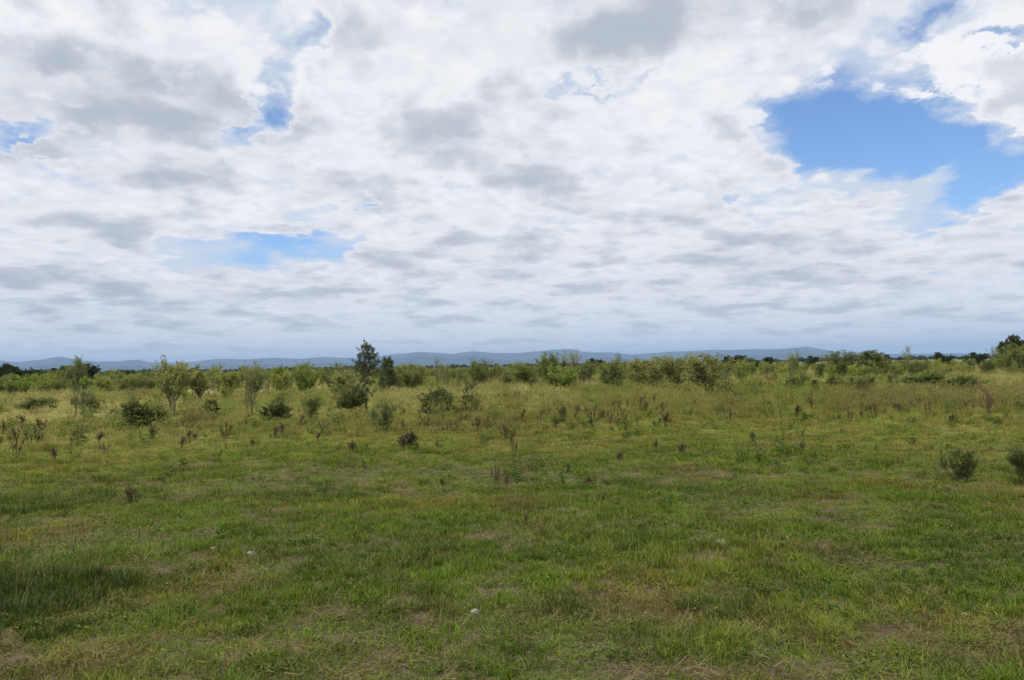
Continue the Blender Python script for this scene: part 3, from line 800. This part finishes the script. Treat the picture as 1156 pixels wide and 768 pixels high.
B = 'bushes in the pasture'; SH = 'feathery shrubs of the far belt'; TR = 'dark trees along the skyline'
NAMED = [
    # tag, column, base row, top row, width, colour, label, category, group, variant
    ('dense', 165, 483, 460, 40, 'dark', 'low rounded dark green bush in front of the fan-shaped sapling', 'bush', B, 0),
    ('vase', 195, 470, 420, 40, 'olive', 'fan-shaped sapling on a short dark stem behind the low rounded bush', 'sapling', 'saplings at the edge of the tall grass', 2),
    ('conical', 238, 473, 453, 18, 'deep', 'small very dark egg-shaped bush right of the fan-shaped sapling', 'bush', B, 0),
    ('vase', 226, 460, 425, 34, 'olive', 'open grey-stemmed sapling behind the small egg-shaped bush', 'sapling', 'saplings at the edge of the tall grass', 1),
    ('wispy', 282, 474, 419, 30, 'olive', 'tall thin wispy sapling on a brown stem beside a spreading dark bush', 'sapling', 'saplings at the edge of the tall grass', 0),
    ('dense', 311, 476, 458, 32, 'dark', 'spreading dark bush at the foot of the tall thin wispy sapling', 'bush', B, 1),
    ('feathery', 349, 476, 452, 26, 'green', 'grey-green upright bush standing alone between the spreading dark bush and the tallest tree', 'bush', B, 2),
    ('slim', 414, 466, 389, 30, 'blue', 'tallest tree of the pasture, slender with a dark blue-green head', 'tree', None, 0),
    ('dense', 400, 467, 443, 30, 'dark', 'dark bush leaning against the stem of the tallest tree', 'bush', B, 2),
    ('cone_tree', 438, 445, 405, 20, 'blue', 'small conical dark tree just right of the head of the tallest tree', 'tree', None, 0),
    ('feathery', 435, 488, 457, 34, 'green', 'loose green bush in front of and right of the tallest tree', 'bush', B, 1),
    ('dense', 489, 471, 445, 36, 'dark', 'broad dark green bush between the loose green bush and two stacked bushes', 'bush', B, 0),
    ('conical', 530, 468, 447, 22, 'dark', 'nearer and larger of two dark bushes standing in line in pale grass', 'bush', B, 1),
    ('dense', 529, 452, 434, 17, 'deep', 'farther and smaller of two dark bushes standing in line in pale grass', 'bush', B, 2),
    ('feathery', 634, 445, 419, 44, 'bright', 'broad bright green bush at the front of the dense middle belt', 'bush', B, 3),
    ('dense', 36, 469, 455, 26, 'dark', 'small dark bush near the left edge, joined to a paler bush', 'bush', B, 2),
    ('feathery', 53, 468, 454, 17, 'green', 'paler twin right of the small dark bush near the left edge', 'bush', B, 0),
    ('wispy', 85, 474, 445, 24, 'grey', 'pale grey-leaved thin shrub in straw grass near the left edge', 'shrub', B, 1),
    ('dense', 103, 467, 453, 18, 'dark', 'small dark bush right behind the pale grey-leaved thin shrub', 'bush', B, 0),
    ('feathery', 90, 448, 414, 28, 'green', 'tall rounded green shrub in front of the dark tree clump at left', 'shrub', SH, 1),
    ('feathery', 22, 452, 430, 28, 'bright', 'bushy fresh green shrub at the left edge of the belt', 'shrub', SH, 3),
    ('feathery', 50, 450, 429, 32, 'lime', 'wide lime green shrub between the left edge and the tall rounded green shrub', 'shrub', SH, 1),
    ('feathery', 118, 449, 430, 20, 'lime', 'small lime shrub just right of the tall rounded green shrub', 'shrub', SH, 0),
    ('feathery', 143, 449, 427, 34, 'olive', 'wide olive shrub left of the fan-shaped sapling', 'shrub', SH, 3),
    ('feathery', 165, 446, 424, 26, 'green', 'green shrub touching the left side of the fan-shaped sapling\'s head', 'shrub', SH, 0),
    ('feathery', 256, 446, 422, 26, 'lime', 'lime green shrub between the open grey-stemmed sapling and the tall thin sapling', 'shrub', SH, 2),
    ('dense', 318, 458, 446, 18, 'green', 'small round bush behind the spreading dark bush', 'bush', B, 0),
    ('feathery', 345, 446, 415, 40, 'bright', 'large bright green shrub with whippy shoots, midway between thin sapling and tallest tree', 'shrub', SH, 1),
    ('feathery', 318, 446, 424, 26, 'lime', 'yellow-green shrub left of the large bright green whippy shrub', 'shrub', SH, 3),
    ('conical', 376, 449, 434, 9, 'dark', 'narrow dark upright bush left of the tallest tree', 'bush', B, 1),
    ('feathery', 390, 452, 424, 34, 'olive', 'olive shrub whose right side touches the stem of the tallest tree', 'shrub', SH, 0),
    ('feathery', 470, 442, 416, 34, 'olive', 'grey-brown twiggy shrub on the skyline right of the small conical tree', 'shrub', SH, 3),
    ('wispy', 493, 440, 409, 16, 'olive', 'thin shrub with a feathery spike rising over the blue hills, left of centre', 'shrub', SH, 1),
    ('feathery', 545, 440, 410, 34, 'green', 'dark rounded shrub rising above its neighbours behind the two stacked bushes', 'shrub', SH, 1),
    ('vase', 571, 447, 422, 18, 'olive', 'small stemmed sapling at the front of the belt, centre', 'sapling', SH, 0),
    ('feathery', 600, 444, 414, 40, 'green', 'wide grey-green shrub left of the broad bright green bush', 'shrub', SH, 2),
    ('wispy', 647, 441, 400, 26, 'olive', 'tall feathery shrub standing up above the broad bright green bush', 'shrub', SH, 0),
    ('feathery', 622, 441, 404, 26, 'green', 'dark-topped shrub left of the tall feathery shrub at centre', 'shrub', SH, 0),
    ('feathery', 690, 444, 412, 36, 'green', 'broad green shrub right of the broad bright green bush', 'shrub', SH, 3),
    ('wispy', 698, 442, 404, 18, 'green', 'narrow spike-topped shrub behind the broad green shrub right of centre', 'shrub', SH, 1),
    ('feathery', 734, 440, 409, 36, 'olive', 'loose olive shrub left of the pair of big rounded shrubs', 'shrub', SH, 0),
    ('feathery', 767, 443, 407, 40, 'olive', 'left one of a pair of big rounded grey-green shrubs right of centre', 'shrub', SH, 2),
    ('feathery', 798, 445, 406, 50, 'olive', 'right and taller one of a pair of big rounded grey-green shrubs', 'shrub', SH, 0),
    ('dead', 825, 459, 447, 26, 'brown', 'low brown dry bush in front and right of the big rounded shrubs', 'bush', B, 0),
    ('dense', 820, 446, 428, 28, 'olive', 'low olive thicket right under the taller big rounded shrub', 'bush', B, 1),
    ('wispy', 893, 432, 402, 18, 'olive', 'pale thin-topped shrub on the skyline between the rounded pair and the domed bush', 'shrub', SH, 0),
    ('feathery', 951, 424, 400, 26, 'green', 'dark two-headed shrub on the skyline left of the domed bush', 'shrub', SH, 0),
    ('conical', 984, 424, 397, 30, 'green', 'domed green bush standing up on the skyline at right', 'bush', SH, 1),
    ('wispy', 1026, 422, 397, 16, 'olive', 'slim wispy shrub on the skyline right of the domed bush', 'shrub', SH, 1),
    ('wispy', 1123, 420, 396, 16, 'green', 'spiky thin shrub left of the big dark tree at the right edge', 'shrub', SH, 0),
    ('feathery', 1142, 424, 398, 34, 'green', 'green shrub mass below the big dark tree at the right edge', 'shrub', SH, 1),
    ('dense', 895, 439, 428, 18, 'dark', 'small dark bush, left one of three in a loose row on the right', 'bush', B, 1),
    ('conical', 920, 440, 429, 9, 'deep', 'small narrow dark bush, middle one of three in a loose row on the right', 'bush', B, 0),
    ('dense', 943, 436, 426, 13, 'deep', 'small dark bush, right one of three in a loose row on the right', 'bush', B, 2),
    ('feathery', 976, 446, 427, 40, 'olive', 'wide grey-brown bush below the domed green bush', 'bush', B, 3),
    ('dense', 1042, 434, 422, 34, 'green', 'low wide green bush below the slim wispy skyline shrub', 'bush', B, 0),
    ('dense', 1084, 442, 428, 36, 'dark', 'dark spreading bush behind the brown grass at right', 'bush', B, 1),
    ('dead', 1116, 468, 442, 20, 'rust', 'dead reddish-brown bush of bare twigs at the edge of the green sward', 'dead bush', None, 1),
    ('feathery', 1085, 543, 514, 34, 'dark', 'dark bushy plant alone in the green sward at right', 'bush', B, 1),
    ('feathery', 1162, 546, 515, 30, 'dark', 'dark bush cut off by the right edge of the view', 'bush', B, 2),
    ('dense', 222, 479, 466, 24, (.21, .19, .075), 'round straw-coloured tussock between the low rounded bush and the egg-shaped bush', 'grass tussock', None, 2),
    ('dense', 462, 508, 492, 18, (.075, .07, .035), 'small brownish leafy clump in the sward below the loose green bush', 'clump', None, 1),
]
for (tag, px, base, top, wide, colr, lab, cat, grp, var) in NAMED: by_pixels(tag, px, base, top - .15 * (base - top) * (tag in ('dense', 'feathery', 'wispy', 'vase')), wide, colr, lab, cat, grp, var)

FAR = [  # tag, column, distance, top row, width, colour, label
    ('paddock', 0, 150, 415, 18, 'dusk', 'dark tree cut off by the left edge of the view', 0),
    ('paddock', 19, 150, 416, 24, 'dusk', 'round dark tree, second from the left edge', 1),
    ('paddock', 41, 155, 420, 20, 'dusk', 'low broad dark tree between two round dark trees at left', 3),
    ('paddock', 58, 150, 418, 19, 'dusk', 'round dark tree left of the dark clump behind the tall green shrub', 0),
    ('paddock', 76, 140, 415, 20, 'dusk', 'left tree of the dark clump behind the tall rounded green shrub', 2),
    ('paddock', 95, 140, 413, 20, 'dusk', 'right and taller tree of the dark clump behind the tall rounded green shrub', 1),
    ('paddock', 116, 160, 425, 14, 'dusk', 'small dark tree right of the dark clump at left', 0),
    ('paddock', 136, 150, 419, 20, 'dark', 'round mid-green tree between the dark clump and the fan-shaped sapling', 3),
    ('paddock', 176, 190, 423, 14, 'dusk', 'small dark tree on the skyline left behind the fan-shaped sapling', 0),
    ('paddock', 203, 170, 418, 22, 'dusk', 'flat dark tree behind the top of the fan-shaped sapling', 3),
    ('paddock', 251, 220, 421, 14, 'dusk', 'dark tree on the skyline between the two saplings', 2),
    ('paddock', 272, 230, 415, 6, 'dusk', 'narrow dark tree standing up left of the tall thin sapling', 2),
    ('paddock', 335, 220, 416, 12, 'dark', 'small dark tree at the left shoulder of the large bright green whippy shrub', 1),
    ('paddock', 370, 230, 418, 11, 'dusk', 'small dark tree between the large bright green shrub and the tallest tree', 0),
    ('paddock', 516, 300, 414, 12, 'dusk', 'small dark skyline tree left of centre, before the dark rounded shrub', 3),
    ('paddock', 622, 180, 405, 14, 'dusk', 'round dark tree peeping over the dense middle belt', 1),
    ('paddock', 637, 200, 408, 8, 'dusk', 'tiny dark tree right of the round dark tree in the middle belt', 0),
    ('paddock', 673, 190, 406, 14, 'dusk', 'domed dark tree between the middle belt\'s two spiked shrubs', 0),
    ('paddock', 832, 170, 402, 16, 'dusk', 'dark tree top right of the taller big rounded shrub', 3),
    ('paddock', 850, 190, 405, 16, 'dusk', 'low dark tree right of the dark tree top beside the rounded pair', 1),
    ('paddock', 868, 220, 404, 14, 'dusk', 'dark tree left of the pale thin-topped shrub', 2),
    ('paddock', 919, 220, 403, 13, 'dusk', 'dark tree midway between the pale thin-topped shrub and the domed bush', 0),
    ('paddock', 1001, 400, 401, 5, 'dusk', 'tiny lone dark tree right of the domed green bush', 2),
    ('paddock', 1064, 150, 399, 15, 'dusk', 'round dark tree standing clear on the right skyline', 1),
    ('paddock', 1105, 150, 399, 15, 'dusk', 'domed dark tree on the skyline left of the spiky thin shrub', 0),
    ('paddock', 1148, 110, 384, 30, 'dusk', 'big dark tree on the skyline at the right edge', 1),
]
for (tag, px, dist, top, wide, colr, lab, var) in FAR: by_distance(tag, px, dist, top, wide, colr, lab, 'tree', TR, var)

# the rest of the belt: shrubs between and behind those above, each described by its look and the landmark it stands by
LANDMARKS = [(20, 'the shrub at the left edge'), (90, 'the tall rounded green shrub at left'), (143, 'the wide olive shrub'), (195, 'the fan-shaped sapling'), (238, 'the egg-shaped bush'), (282, 'the tall thin sapling'), (345, 'the large bright green shrub'), (400, 'the tallest tree'),
    (437, 'the small conical tree'), (489, 'the broad dark green bush'), (530, 'the two stacked bushes'), (600, 'the wide grey-green shrub'), (640, 'the broad bright green bush'), (690, 'the broad green shrub'), (734, 'the loose olive shrub'),
    (767, 'the left big rounded shrub'), (798, 'the taller big rounded shrub'), (840, 'the low olive thicket'), (893, 'the pale thin-topped shrub'), (951, 'the two-headed shrub'), (984, 'the domed green bush'), (1026, 'the slim wispy skyline shrub'), (1064, 'the lone round dark tree'), (1105, 'the domed dark tree'), (1145, 'the big dark right-edge tree')]
ADJ = dict(lime=['lime green', 'yellow-green'], bright=['fresh green', 'bright green'], olive=['olive', 'dull olive'], green=['mid-green', 'plain green'], dark=['dark green', 'dark'], grey=['grey-green', 'pale grey-green'], brown=['brownish', 'dry brown'])
SHAPE = dict(feathery=['feathery shrub', 'many-stemmed shrub', 'loose shrub'], wispy=['thin wispy shrub', 'slim shrub', 'whippy shrub'], dense=['low leafy bush', 'squat bush', 'rounded bush'], vase=['stemmed sapling', 'fanning sapling', 'open sapling'], conical=['small upright bush', 'compact bush', 'narrow bush'])
USED = set()
def told_apart(px, tag, colr, where, height):
    k = min(LANDMARKS, key=lambda q: abs(q[0] - px)); near = sorted(LANDMARKS, key=lambda q: abs(q[0] - px))[:3]
    size = 'tall ' if height > 1.55 else ('small ' if height < .8 else '')
    for lm in near:
        side = 'just behind' if abs(lm[0] - px) < 9 else ('right of' if px > lm[0] else 'left of')
        for sh in SHAPE[tag]:
            for ad in ADJ[colr]:
                t_ = sh if (size.strip() and size.strip() in sh) else size + sh
                s = '%s %s %s %s %s' % (ad, t_.replace('tall low', 'low').replace('small small', 'small'), where, side, lm[1])
                s = ' '.join(s.split())
                if s not in USED and len(s.split()) <= 16: USED.add(s); return s
    return None
fr = random.Random(77)
def fill(n, px_rng, dv_rng, tags, cols, h_rng, gap, group, where):
    made = 0; tries = 0
    while made < n and tries < n * 60:
        tries += 1
        px = fr.uniform(*px_rng); dv = fr.uniform(*dv_rng); hor = 414 - .018 * (px - 578)
        x, y = ground_at(px, hor + dv); d = math.hypot(x, y)
        if any((x - a) ** 2 + (y - b) ** 2 < (gap * (.5 + d / 60)) ** 2 for a, b, _ in SPOTS): continue
        tag = fr.choice(tags); colr = fr.choice(cols); h = (h_rng[0] + (h_rng[1] - h_rng[0]) * fr.random() ** 1.4 * 1.25) * (1.15 if tag in ('wispy', 'vase') else (.55 if tag in ('dense', 'conical') else 1.0))
        lab = told_apart(px, tag, colr, fr.choice(where), h)
        if not lab: continue
        wd = None
        plant(tag, x, y, h, wd, colr, lab[0] + lab[1:], 'sapling' if tag == 'vase' else ('bush' if tag in ('dense', 'conical') else 'shrub'), group); made += 1
rear = ['in the back of the belt,', 'deep in the belt,']; front_ = ['at the front of the belt,', 'rooted in pale grass,']
fill(72, (-70, 410), (13, 29), ['feathery', 'feathery', 'vase', 'wispy'], ['lime', 'bright', 'olive', 'green'], (1.3, 2.1), .34, SH, rear)
fill(74, (425, 860), (12, 26), ['feathery', 'feathery', 'vase', 'wispy'], ['green', 'olive', 'olive', 'bright'], (1.1, 1.85), .38, SH, rear)
fill(44, (860, 1225), (9, 24), ['feathery', 'dense', 'dense', 'wispy'], ['green', 'olive', 'lime'], (.9, 1.5), .5, SH, rear)
fill(22, (-60, 420), (30, 46), ['feathery', 'dense', 'conical', 'dense', 'wispy'], ['green', 'dark', 'olive', 'lime'], (.5, .95), .7, B, front_)
fill(20, (420, 860), (26, 40), ['feathery', 'dense', 'dense', 'conical'], ['green', 'dark', 'olive'], (.45, .8), .7, B, front_)
fill(26, (850, 1210), (16, 44), ['feathery', 'dense', 'dense', 'conical'], ['green', 'dark', 'olive', 'olive'], (.5, .9), .7, B, front_)

# ------------------------------------------------------------------ dead brown weeds standing in the sward
def weed_mesh(seed, H, stems, heads):
    r = random.Random(seed); V = []; F = []; S = []
    def quad(c, d, l, wdt):
        s = d.cross(Vector((r.gauss(0, 1), r.gauss(0, 1), r.gauss(0, 1)))).normalized() * wdt * .5; b = len(V)
        V.extend([tuple(c), tuple(c + d * l * .5 + s), tuple(c + d * l), tuple(c + d * l * .5 - s)]); S.extend([r.random()] * 4); F.append((b, b + 1, b + 2, b + 3))
    def rod(p, q, r0, r1):
        b = len(V); d = (q - p).normalized(); s = d.cross(Vector((.3, .5, .81))).normalized(); o = d.cross(s)
        for (c, rr) in ((p, r0), (q, r1)):
            for k in range(4): V.append(tuple(c + (s * math.cos(k * 1.5708) + o * math.sin(k * 1.5708)) * rr)); S.append(.4)
        for k in range(4): F.append((b + k, b + (k + 1) % 4, b + 4 + (k + 1) % 4, b + 4 + k))
    for i in range(stems):
        d = out_dir(r, r.uniform(.02, .42)); L = H * r.uniform(.6, 1); p = Vector((r.gauss(0, .03), r.gauss(0, .03), -.02)); q = p + d * L
        rod(p, q, .006, .003)
        for k in range(heads):
            u = r.uniform(.35, 1) ** .7; c = p + d * L * u; e = (d + out_dir(r, r.uniform(.3, 1.1))).normalized(); bl = r.uniform(.05, .13) * H * 1.6
            rod(c, c + e * bl, .003, .002)
            for _ in range(11): quad(c + e * bl * r.uniform(.4, 1.1) + Vector((r.gauss(0, .01), r.gauss(0, .01), r.gauss(0, .012))), out_dir(r, r.uniform(0, 1.6)), r.uniform(.014, .035), r.uniform(.008, .017))
    me = bpy.data.meshes.new('dead_weed'); me.from_pydata(V, [], F); me.materials.append(M_weed)
    at = me.attributes.new('shade', 'FLOAT', 'POINT'); at.data.foreach_set('value', np.asarray(S, np.float32)); me.update(); return me
WEEDS = [weed_mesh(1, .5, 5, 9), weed_mesh(2, .5, 3, 10), weed_mesh(3, .5, 8, 8), weed_mesh(4, .5, 1, 14), weed_mesh(5, .35, 9, 7)]
def weed(px, base, top, wide, label, variant, colr=(.105, .078, .048), group='dead brown weeds in the sward'):
    x, y = ground_at(px, base); k = math.hypot(x, y) / F0; me = WEEDS[variant]
    o = bpy.data.objects.new('dead_weed', me); COL.objects.link(o)
    hh = max(v.co.z for v in me.vertices); ww = 2 * max(abs(v.co.x) for v in me.vertices)
    s = wide * k / ww * 1.0
    o.location = (x, y, float(gz([x], [y])[0])); o.scale = (s, s, (base - top) * k / hh); o.rotation_euler = (0, 0, _pick.uniform(0, 6.28))
    j = _pick.uniform(.85, 1.3); o.color = (colr[0] * j, colr[1] * j, colr[2] * j, 1)
    o['label'] = label; o['category'] = 'dead weed'; o['group'] = group
for w_ in [
    (561, 555, 524, 18, 'tallest dark dead weed with forked stalks in the open sward near the centre', 0), (572, 552, 532, 14, 'low leaning dead stalks at the right foot of the tallest dark weed', 4),
    (578, 523, 480, 16, 'tall thin dead weed behind the tallest dark weed', 1), (571, 497, 478, 20, 'bushy dead weed behind the tall thin dead weed near the centre', 2),
    (148, 568, 548, 22, 'squat dark brown weed alone in the sward at left', 2), (608, 482, 462, 12, 'upright reddish dead weed right of centre at the edge of the dry grass', 1),
    (592, 606, 584, 12, 'sparse pale brown weed below the tallest dark weed', 3), (770, 515, 500, 16, 'small dark dead weed in the sward right of centre', 4),
    (825, 484, 461, 7, 'single dark dead stalk in the sward below the rounded shrubs', 3), (918, 472, 446, 9, 'single tall dead stalk with a crosswise top at the edge of the brown grass', 3),
    (902, 470, 456, 16, 'low brown weed left of the tall stalk with a crosswise top', 4), (1025, 466, 452, 8, 'single brown stalk between the crosswise-topped stalk and the dead reddish bush', 3),
    (1048, 470, 456, 12, 'small dead weed left of the dead reddish bush', 0), (1137, 466, 453, 9, 'dark small dead weed right of the dead reddish bush', 1),
    (19, 520, 498, 15, 'dark dead weed near the left edge of the view', 0), (88, 500, 480, 12, 'brown weed below the pale grey-leaved shrub', 1), (172, 497, 482, 16, 'reddish brown weed below the low rounded bush', 2),
    (205, 505, 492, 12, 'small brown weed right of the reddish weed under the rounded bush', 4), (255, 508, 478, 14, 'greenish brown weed below the egg-shaped bush', 0), (280, 487, 470, 9, 'thin brown stalk below the tall thin sapling', 3),
    (318, 492, 476, 18, 'brown weed below the spreading dark bush', 2), (365, 489, 474, 12, 'brown weed below the grey-green upright bush', 0), (398, 514, 500, 18, 'flat dark weed in the sward left below the loose green bush', 4),
    (455, 510, 494, 20, 'broad reddish-brown weed in the sward below the loose green bush', 2), (482, 487, 470, 20, 'brown weed below the broad dark green bush', 0), (504, 492, 476, 14, 'brown weed right of the one below the broad dark bush', 1), (503, 556, 536, 14, 'faint brown weed in the sward left of the tallest dark weed', 3),
    (538, 488, 470, 20, 'bushy brown weed below the two stacked bushes', 2), (552, 486, 468, 16, 'brown weed right of the bushy one below the two stacked bushes', 0), (588, 478, 462, 16, 'brown weed left of the upright reddish dead weed', 1), (636, 478, 458, 18, 'brown weed below the broad bright green bush', 2),
    (668, 480, 462, 18, 'dark brown weed between the bright green bush and the broad green shrub', 0), (652, 470, 456, 12, 'small brown weed behind the one below the bright green bush', 4), (702, 474, 460, 12, 'brown weed below the narrow spike-topped shrub', 1), (722, 466, 446, 8, 'dark thin stalk below the loose olive shrub', 3),
    (741, 464, 444, 8, 'dark thin stalk right of the one below the loose olive shrub', 3), (752, 482, 464, 18, 'brown weed with many heads below the left big rounded shrub', 2), (700, 520, 508, 14, 'faint brown weed in the sward right of the tall thin dead weed', 4), (740, 508, 496, 14, 'low brownish weed left of the small dark dead weed', 4),
    (118, 514, 500, 14, 'faint brown weed in the sward below the small lime shrub', 0), (45, 492, 474, 18, 'reddish brown weed below the small dark bush near the left edge', 2), (62, 520, 506, 14, 'low brown weed right of the dark weed near the left edge', 4), (960, 478, 464, 12, 'brown weed in front of the brown grass right of the crosswise-topped stalk', 0),
    (990, 470, 455, 10, 'thin brown weed midway along the brown grass at right', 1), (1075, 478, 466, 12, 'low brown weed in front of and left of the dead reddish bush', 4), (850, 500, 488, 12, 'small brown weed right below the single dark dead stalk', 4), (905, 512, 500, 12, 'low brown weed in the lush green patch at right', 4), (665, 548, 536, 14, 'faint brown weed in the sward right of the tallest dark weed', 4)]: weed(*w_[:6])

wr = random.Random(31)
for (x0, x1, y0, y1, n, lab) in [(455, 545, 468, 494, 13, 'dead brown weed in the loose colony between the loose green bush and two stacked bushes'), (585, 700, 462, 486, 16, 'dead brown weed in the colony in front of the broad bright green bush'),
                                 (0, 110, 478, 508, 11, 'dead brown weed in the thin colony near the left edge of the view'), (930, 1110, 458, 472, 14, 'dead brown weed in the brown grass left of the dead reddish bush'), (200, 400, 480, 506, 14, 'dead brown weed in the row of weeds below the saplings at left'), (690, 800, 455, 480, 12, 'dead brown weed in the colony below the pair of big rounded shrubs')]:
    for k in range(n):
        px = wr.uniform(x0, x1); py = wr.uniform(y0, y1); hh_ = wr.uniform(7, 15) * (.7 + (py - 455) / 90)
        weed(px, py, py - hh_, hh_ * wr.uniform(.5, 1.2), lab, wr.randrange(5), (.110, .080, .050), lab.replace('dead brown weed in', 'weeds of'))

# ------------------------------------------------------------------ pale stones in the foreground
def stone(px, py, size, label, seed):
    r = random.Random(seed); import bmesh
    bm = bmesh.new(); bmesh.ops.create_icosphere(bm, subdivisions=3, radius=1.0)
    cuts = [(out_dir(r, math.acos(r.uniform(-1, 1))), r.uniform(.55, .85)) for _ in range(9)]
    for v in bm.verts:
        for (nrm, dd) in cuts:
            over = v.co.dot(nrm) - dd
            if over > 0: v.co -= nrm * over * .85
        v.co += v.co.normalized() * r.gauss(0, .012)
    me = bpy.data.meshes.new('stone'); bm.to_mesh(me); bm.free(); me.materials.append(M_stone)
    o = bpy.data.objects.new('stone', me); COL.objects.link(o)
    x, y = ground_at(px, py); k = math.hypot(x, y) / F0; s = size * k / 2 * 1.25
    o.scale = (s, s * .9, s * .5); o.rotation_euler = (r.uniform(-.2, .2), r.uniform(-.2, .2), r.uniform(0, 6)); o.location = (x, y, float(gz([x], [y])[0]) + .006 + s * .12)
    o['label'] = label; o['category'] = 'stone'; o['group'] = 'pale stones in the foreground grass'
stone(536, 695, 10, 'pale stone in the foreground grass near the bottom centre', 1)
stone(813, 616, 11, 'flat pale stone in the sward right of centre', 2)
stone(284, 632, 9, 'pale stone half hidden in the sward left of centre', 3)
stone(241, 627, 5, 'small pale stone left of the half-hidden stone', 4)
stone(1089, 695, 6, 'small whitish stone in the grass near the lower right', 5)

# ------------------------------------------------------------------ far scrub and woodland, too many and too small to count
def far_stuff():
    shrubs = bpy.data.collections.new('far shrubs'); woods = bpy.data.collections.new('far woods')
    def src(coll, tag, nm):
        for i, ((st, cr, ph, pw), *_) in enumerate(PROTO[tag]):
            me = cr.copy(); me.materials.clear(); me.materials.append(M_leaf_far)
            o = bpy.data.objects.new(nm + '_' + chr(97 + i), me); o.scale = (1, 1, 1); coll.objects.link(o)
    src(shrubs, 'feathery', 'scrub_shrub'); src(woods, 'paddock', 'wood_tree')
    ts, tw = scatter_tree(shrubs), scatter_tree(woods)
    def go(name, n, lo, hi, smin, smax, cols, count, tree, clump, half=.80, sink=0.0, gate=.45):
        r = lo * (hi / lo) ** rng.random(n); a = rng.uniform(-half, half, n)
        x, y = r * np.sin(a), r * np.cos(a); k = fbm(x, y, clump, 3, 133) > gate; x, y = x[k], y[k]; n = len(x)
        s = rng.uniform(smin, smax, n); c = np.asarray(cols)[rng.integers(0, len(cols), n)] * rng.uniform(.8, 1.2, (n, 1))
        scatter(name, np.column_stack([x, y, gz(x, y) - sink]), rng.integers(0, count, n), np.column_stack([np.zeros(n), np.zeros(n), rng.uniform(0, 6.28, n)]),
                np.column_stack([s, s, s * rng.uniform(.8, 1.15, n)]), c, tree)
    go('distant_scrub', 2600, 85, 420, .75, 1.2, [COLOUR['green'], COLOUR['olive'], COLOUR['lime'], COLOUR['dark']], 4, ts, 40)
    go('distant_woodland', 6000, 900, 3600, .5, .95, [COLOUR['dusk'], COLOUR['blue'], COLOUR['dark']], 4, tw, 160, .80, .4, .40)
far_stuff()

# ------------------------------------------------------------------ the blue air of the far distance
M_haze, t = new_mat('blue distance haze')
pv = t.node('ShaderNodeVolumePrincipled')
pv.inputs['Color'].default_value = (0.44, 0.66, 1.0, 1); pv.inputs['Density'].default_value = 7.4e-5
o_ = t.node('ShaderNodeOutputMaterial'); t.l.new(pv.outputs[0], o_.inputs['Volume'])
HB, HT, HR = float(V_MIN) - 1.0, 420.0, 26000.0
hv = [(sx * HR, sy * HR, z) for z in (HB, HT) for (sx, sy) in ((-1, -1), (1, -1), (1, 1), (-1, 1))]
setting(mesh_object('haze', hv, [(3, 2, 1, 0), (4, 5, 6, 7), (0, 1, 5, 4), (1, 2, 6, 5), (2, 3, 7, 6), (3, 0, 4, 7)], [M_haze]), 'stuff')

scene.cycles.max_bounces = 6; scene.cycles.diffuse_bounces = 3; scene.cycles.glossy_bounces = 2
scene.cycles.transmission_bounces = 4; scene.cycles.volume_bounces = 0; scene.cycles.transparent_max_bounces = 8
scene.cycles.use_denoising = True
scene.cycles.denoiser = 'OPENIMAGEDENOISE'; scene.cycles.denoising_input_passes = 'RGB_ALBEDO_NORMAL'; scene.cycles.denoising_prefilter = 'ACCURATE'
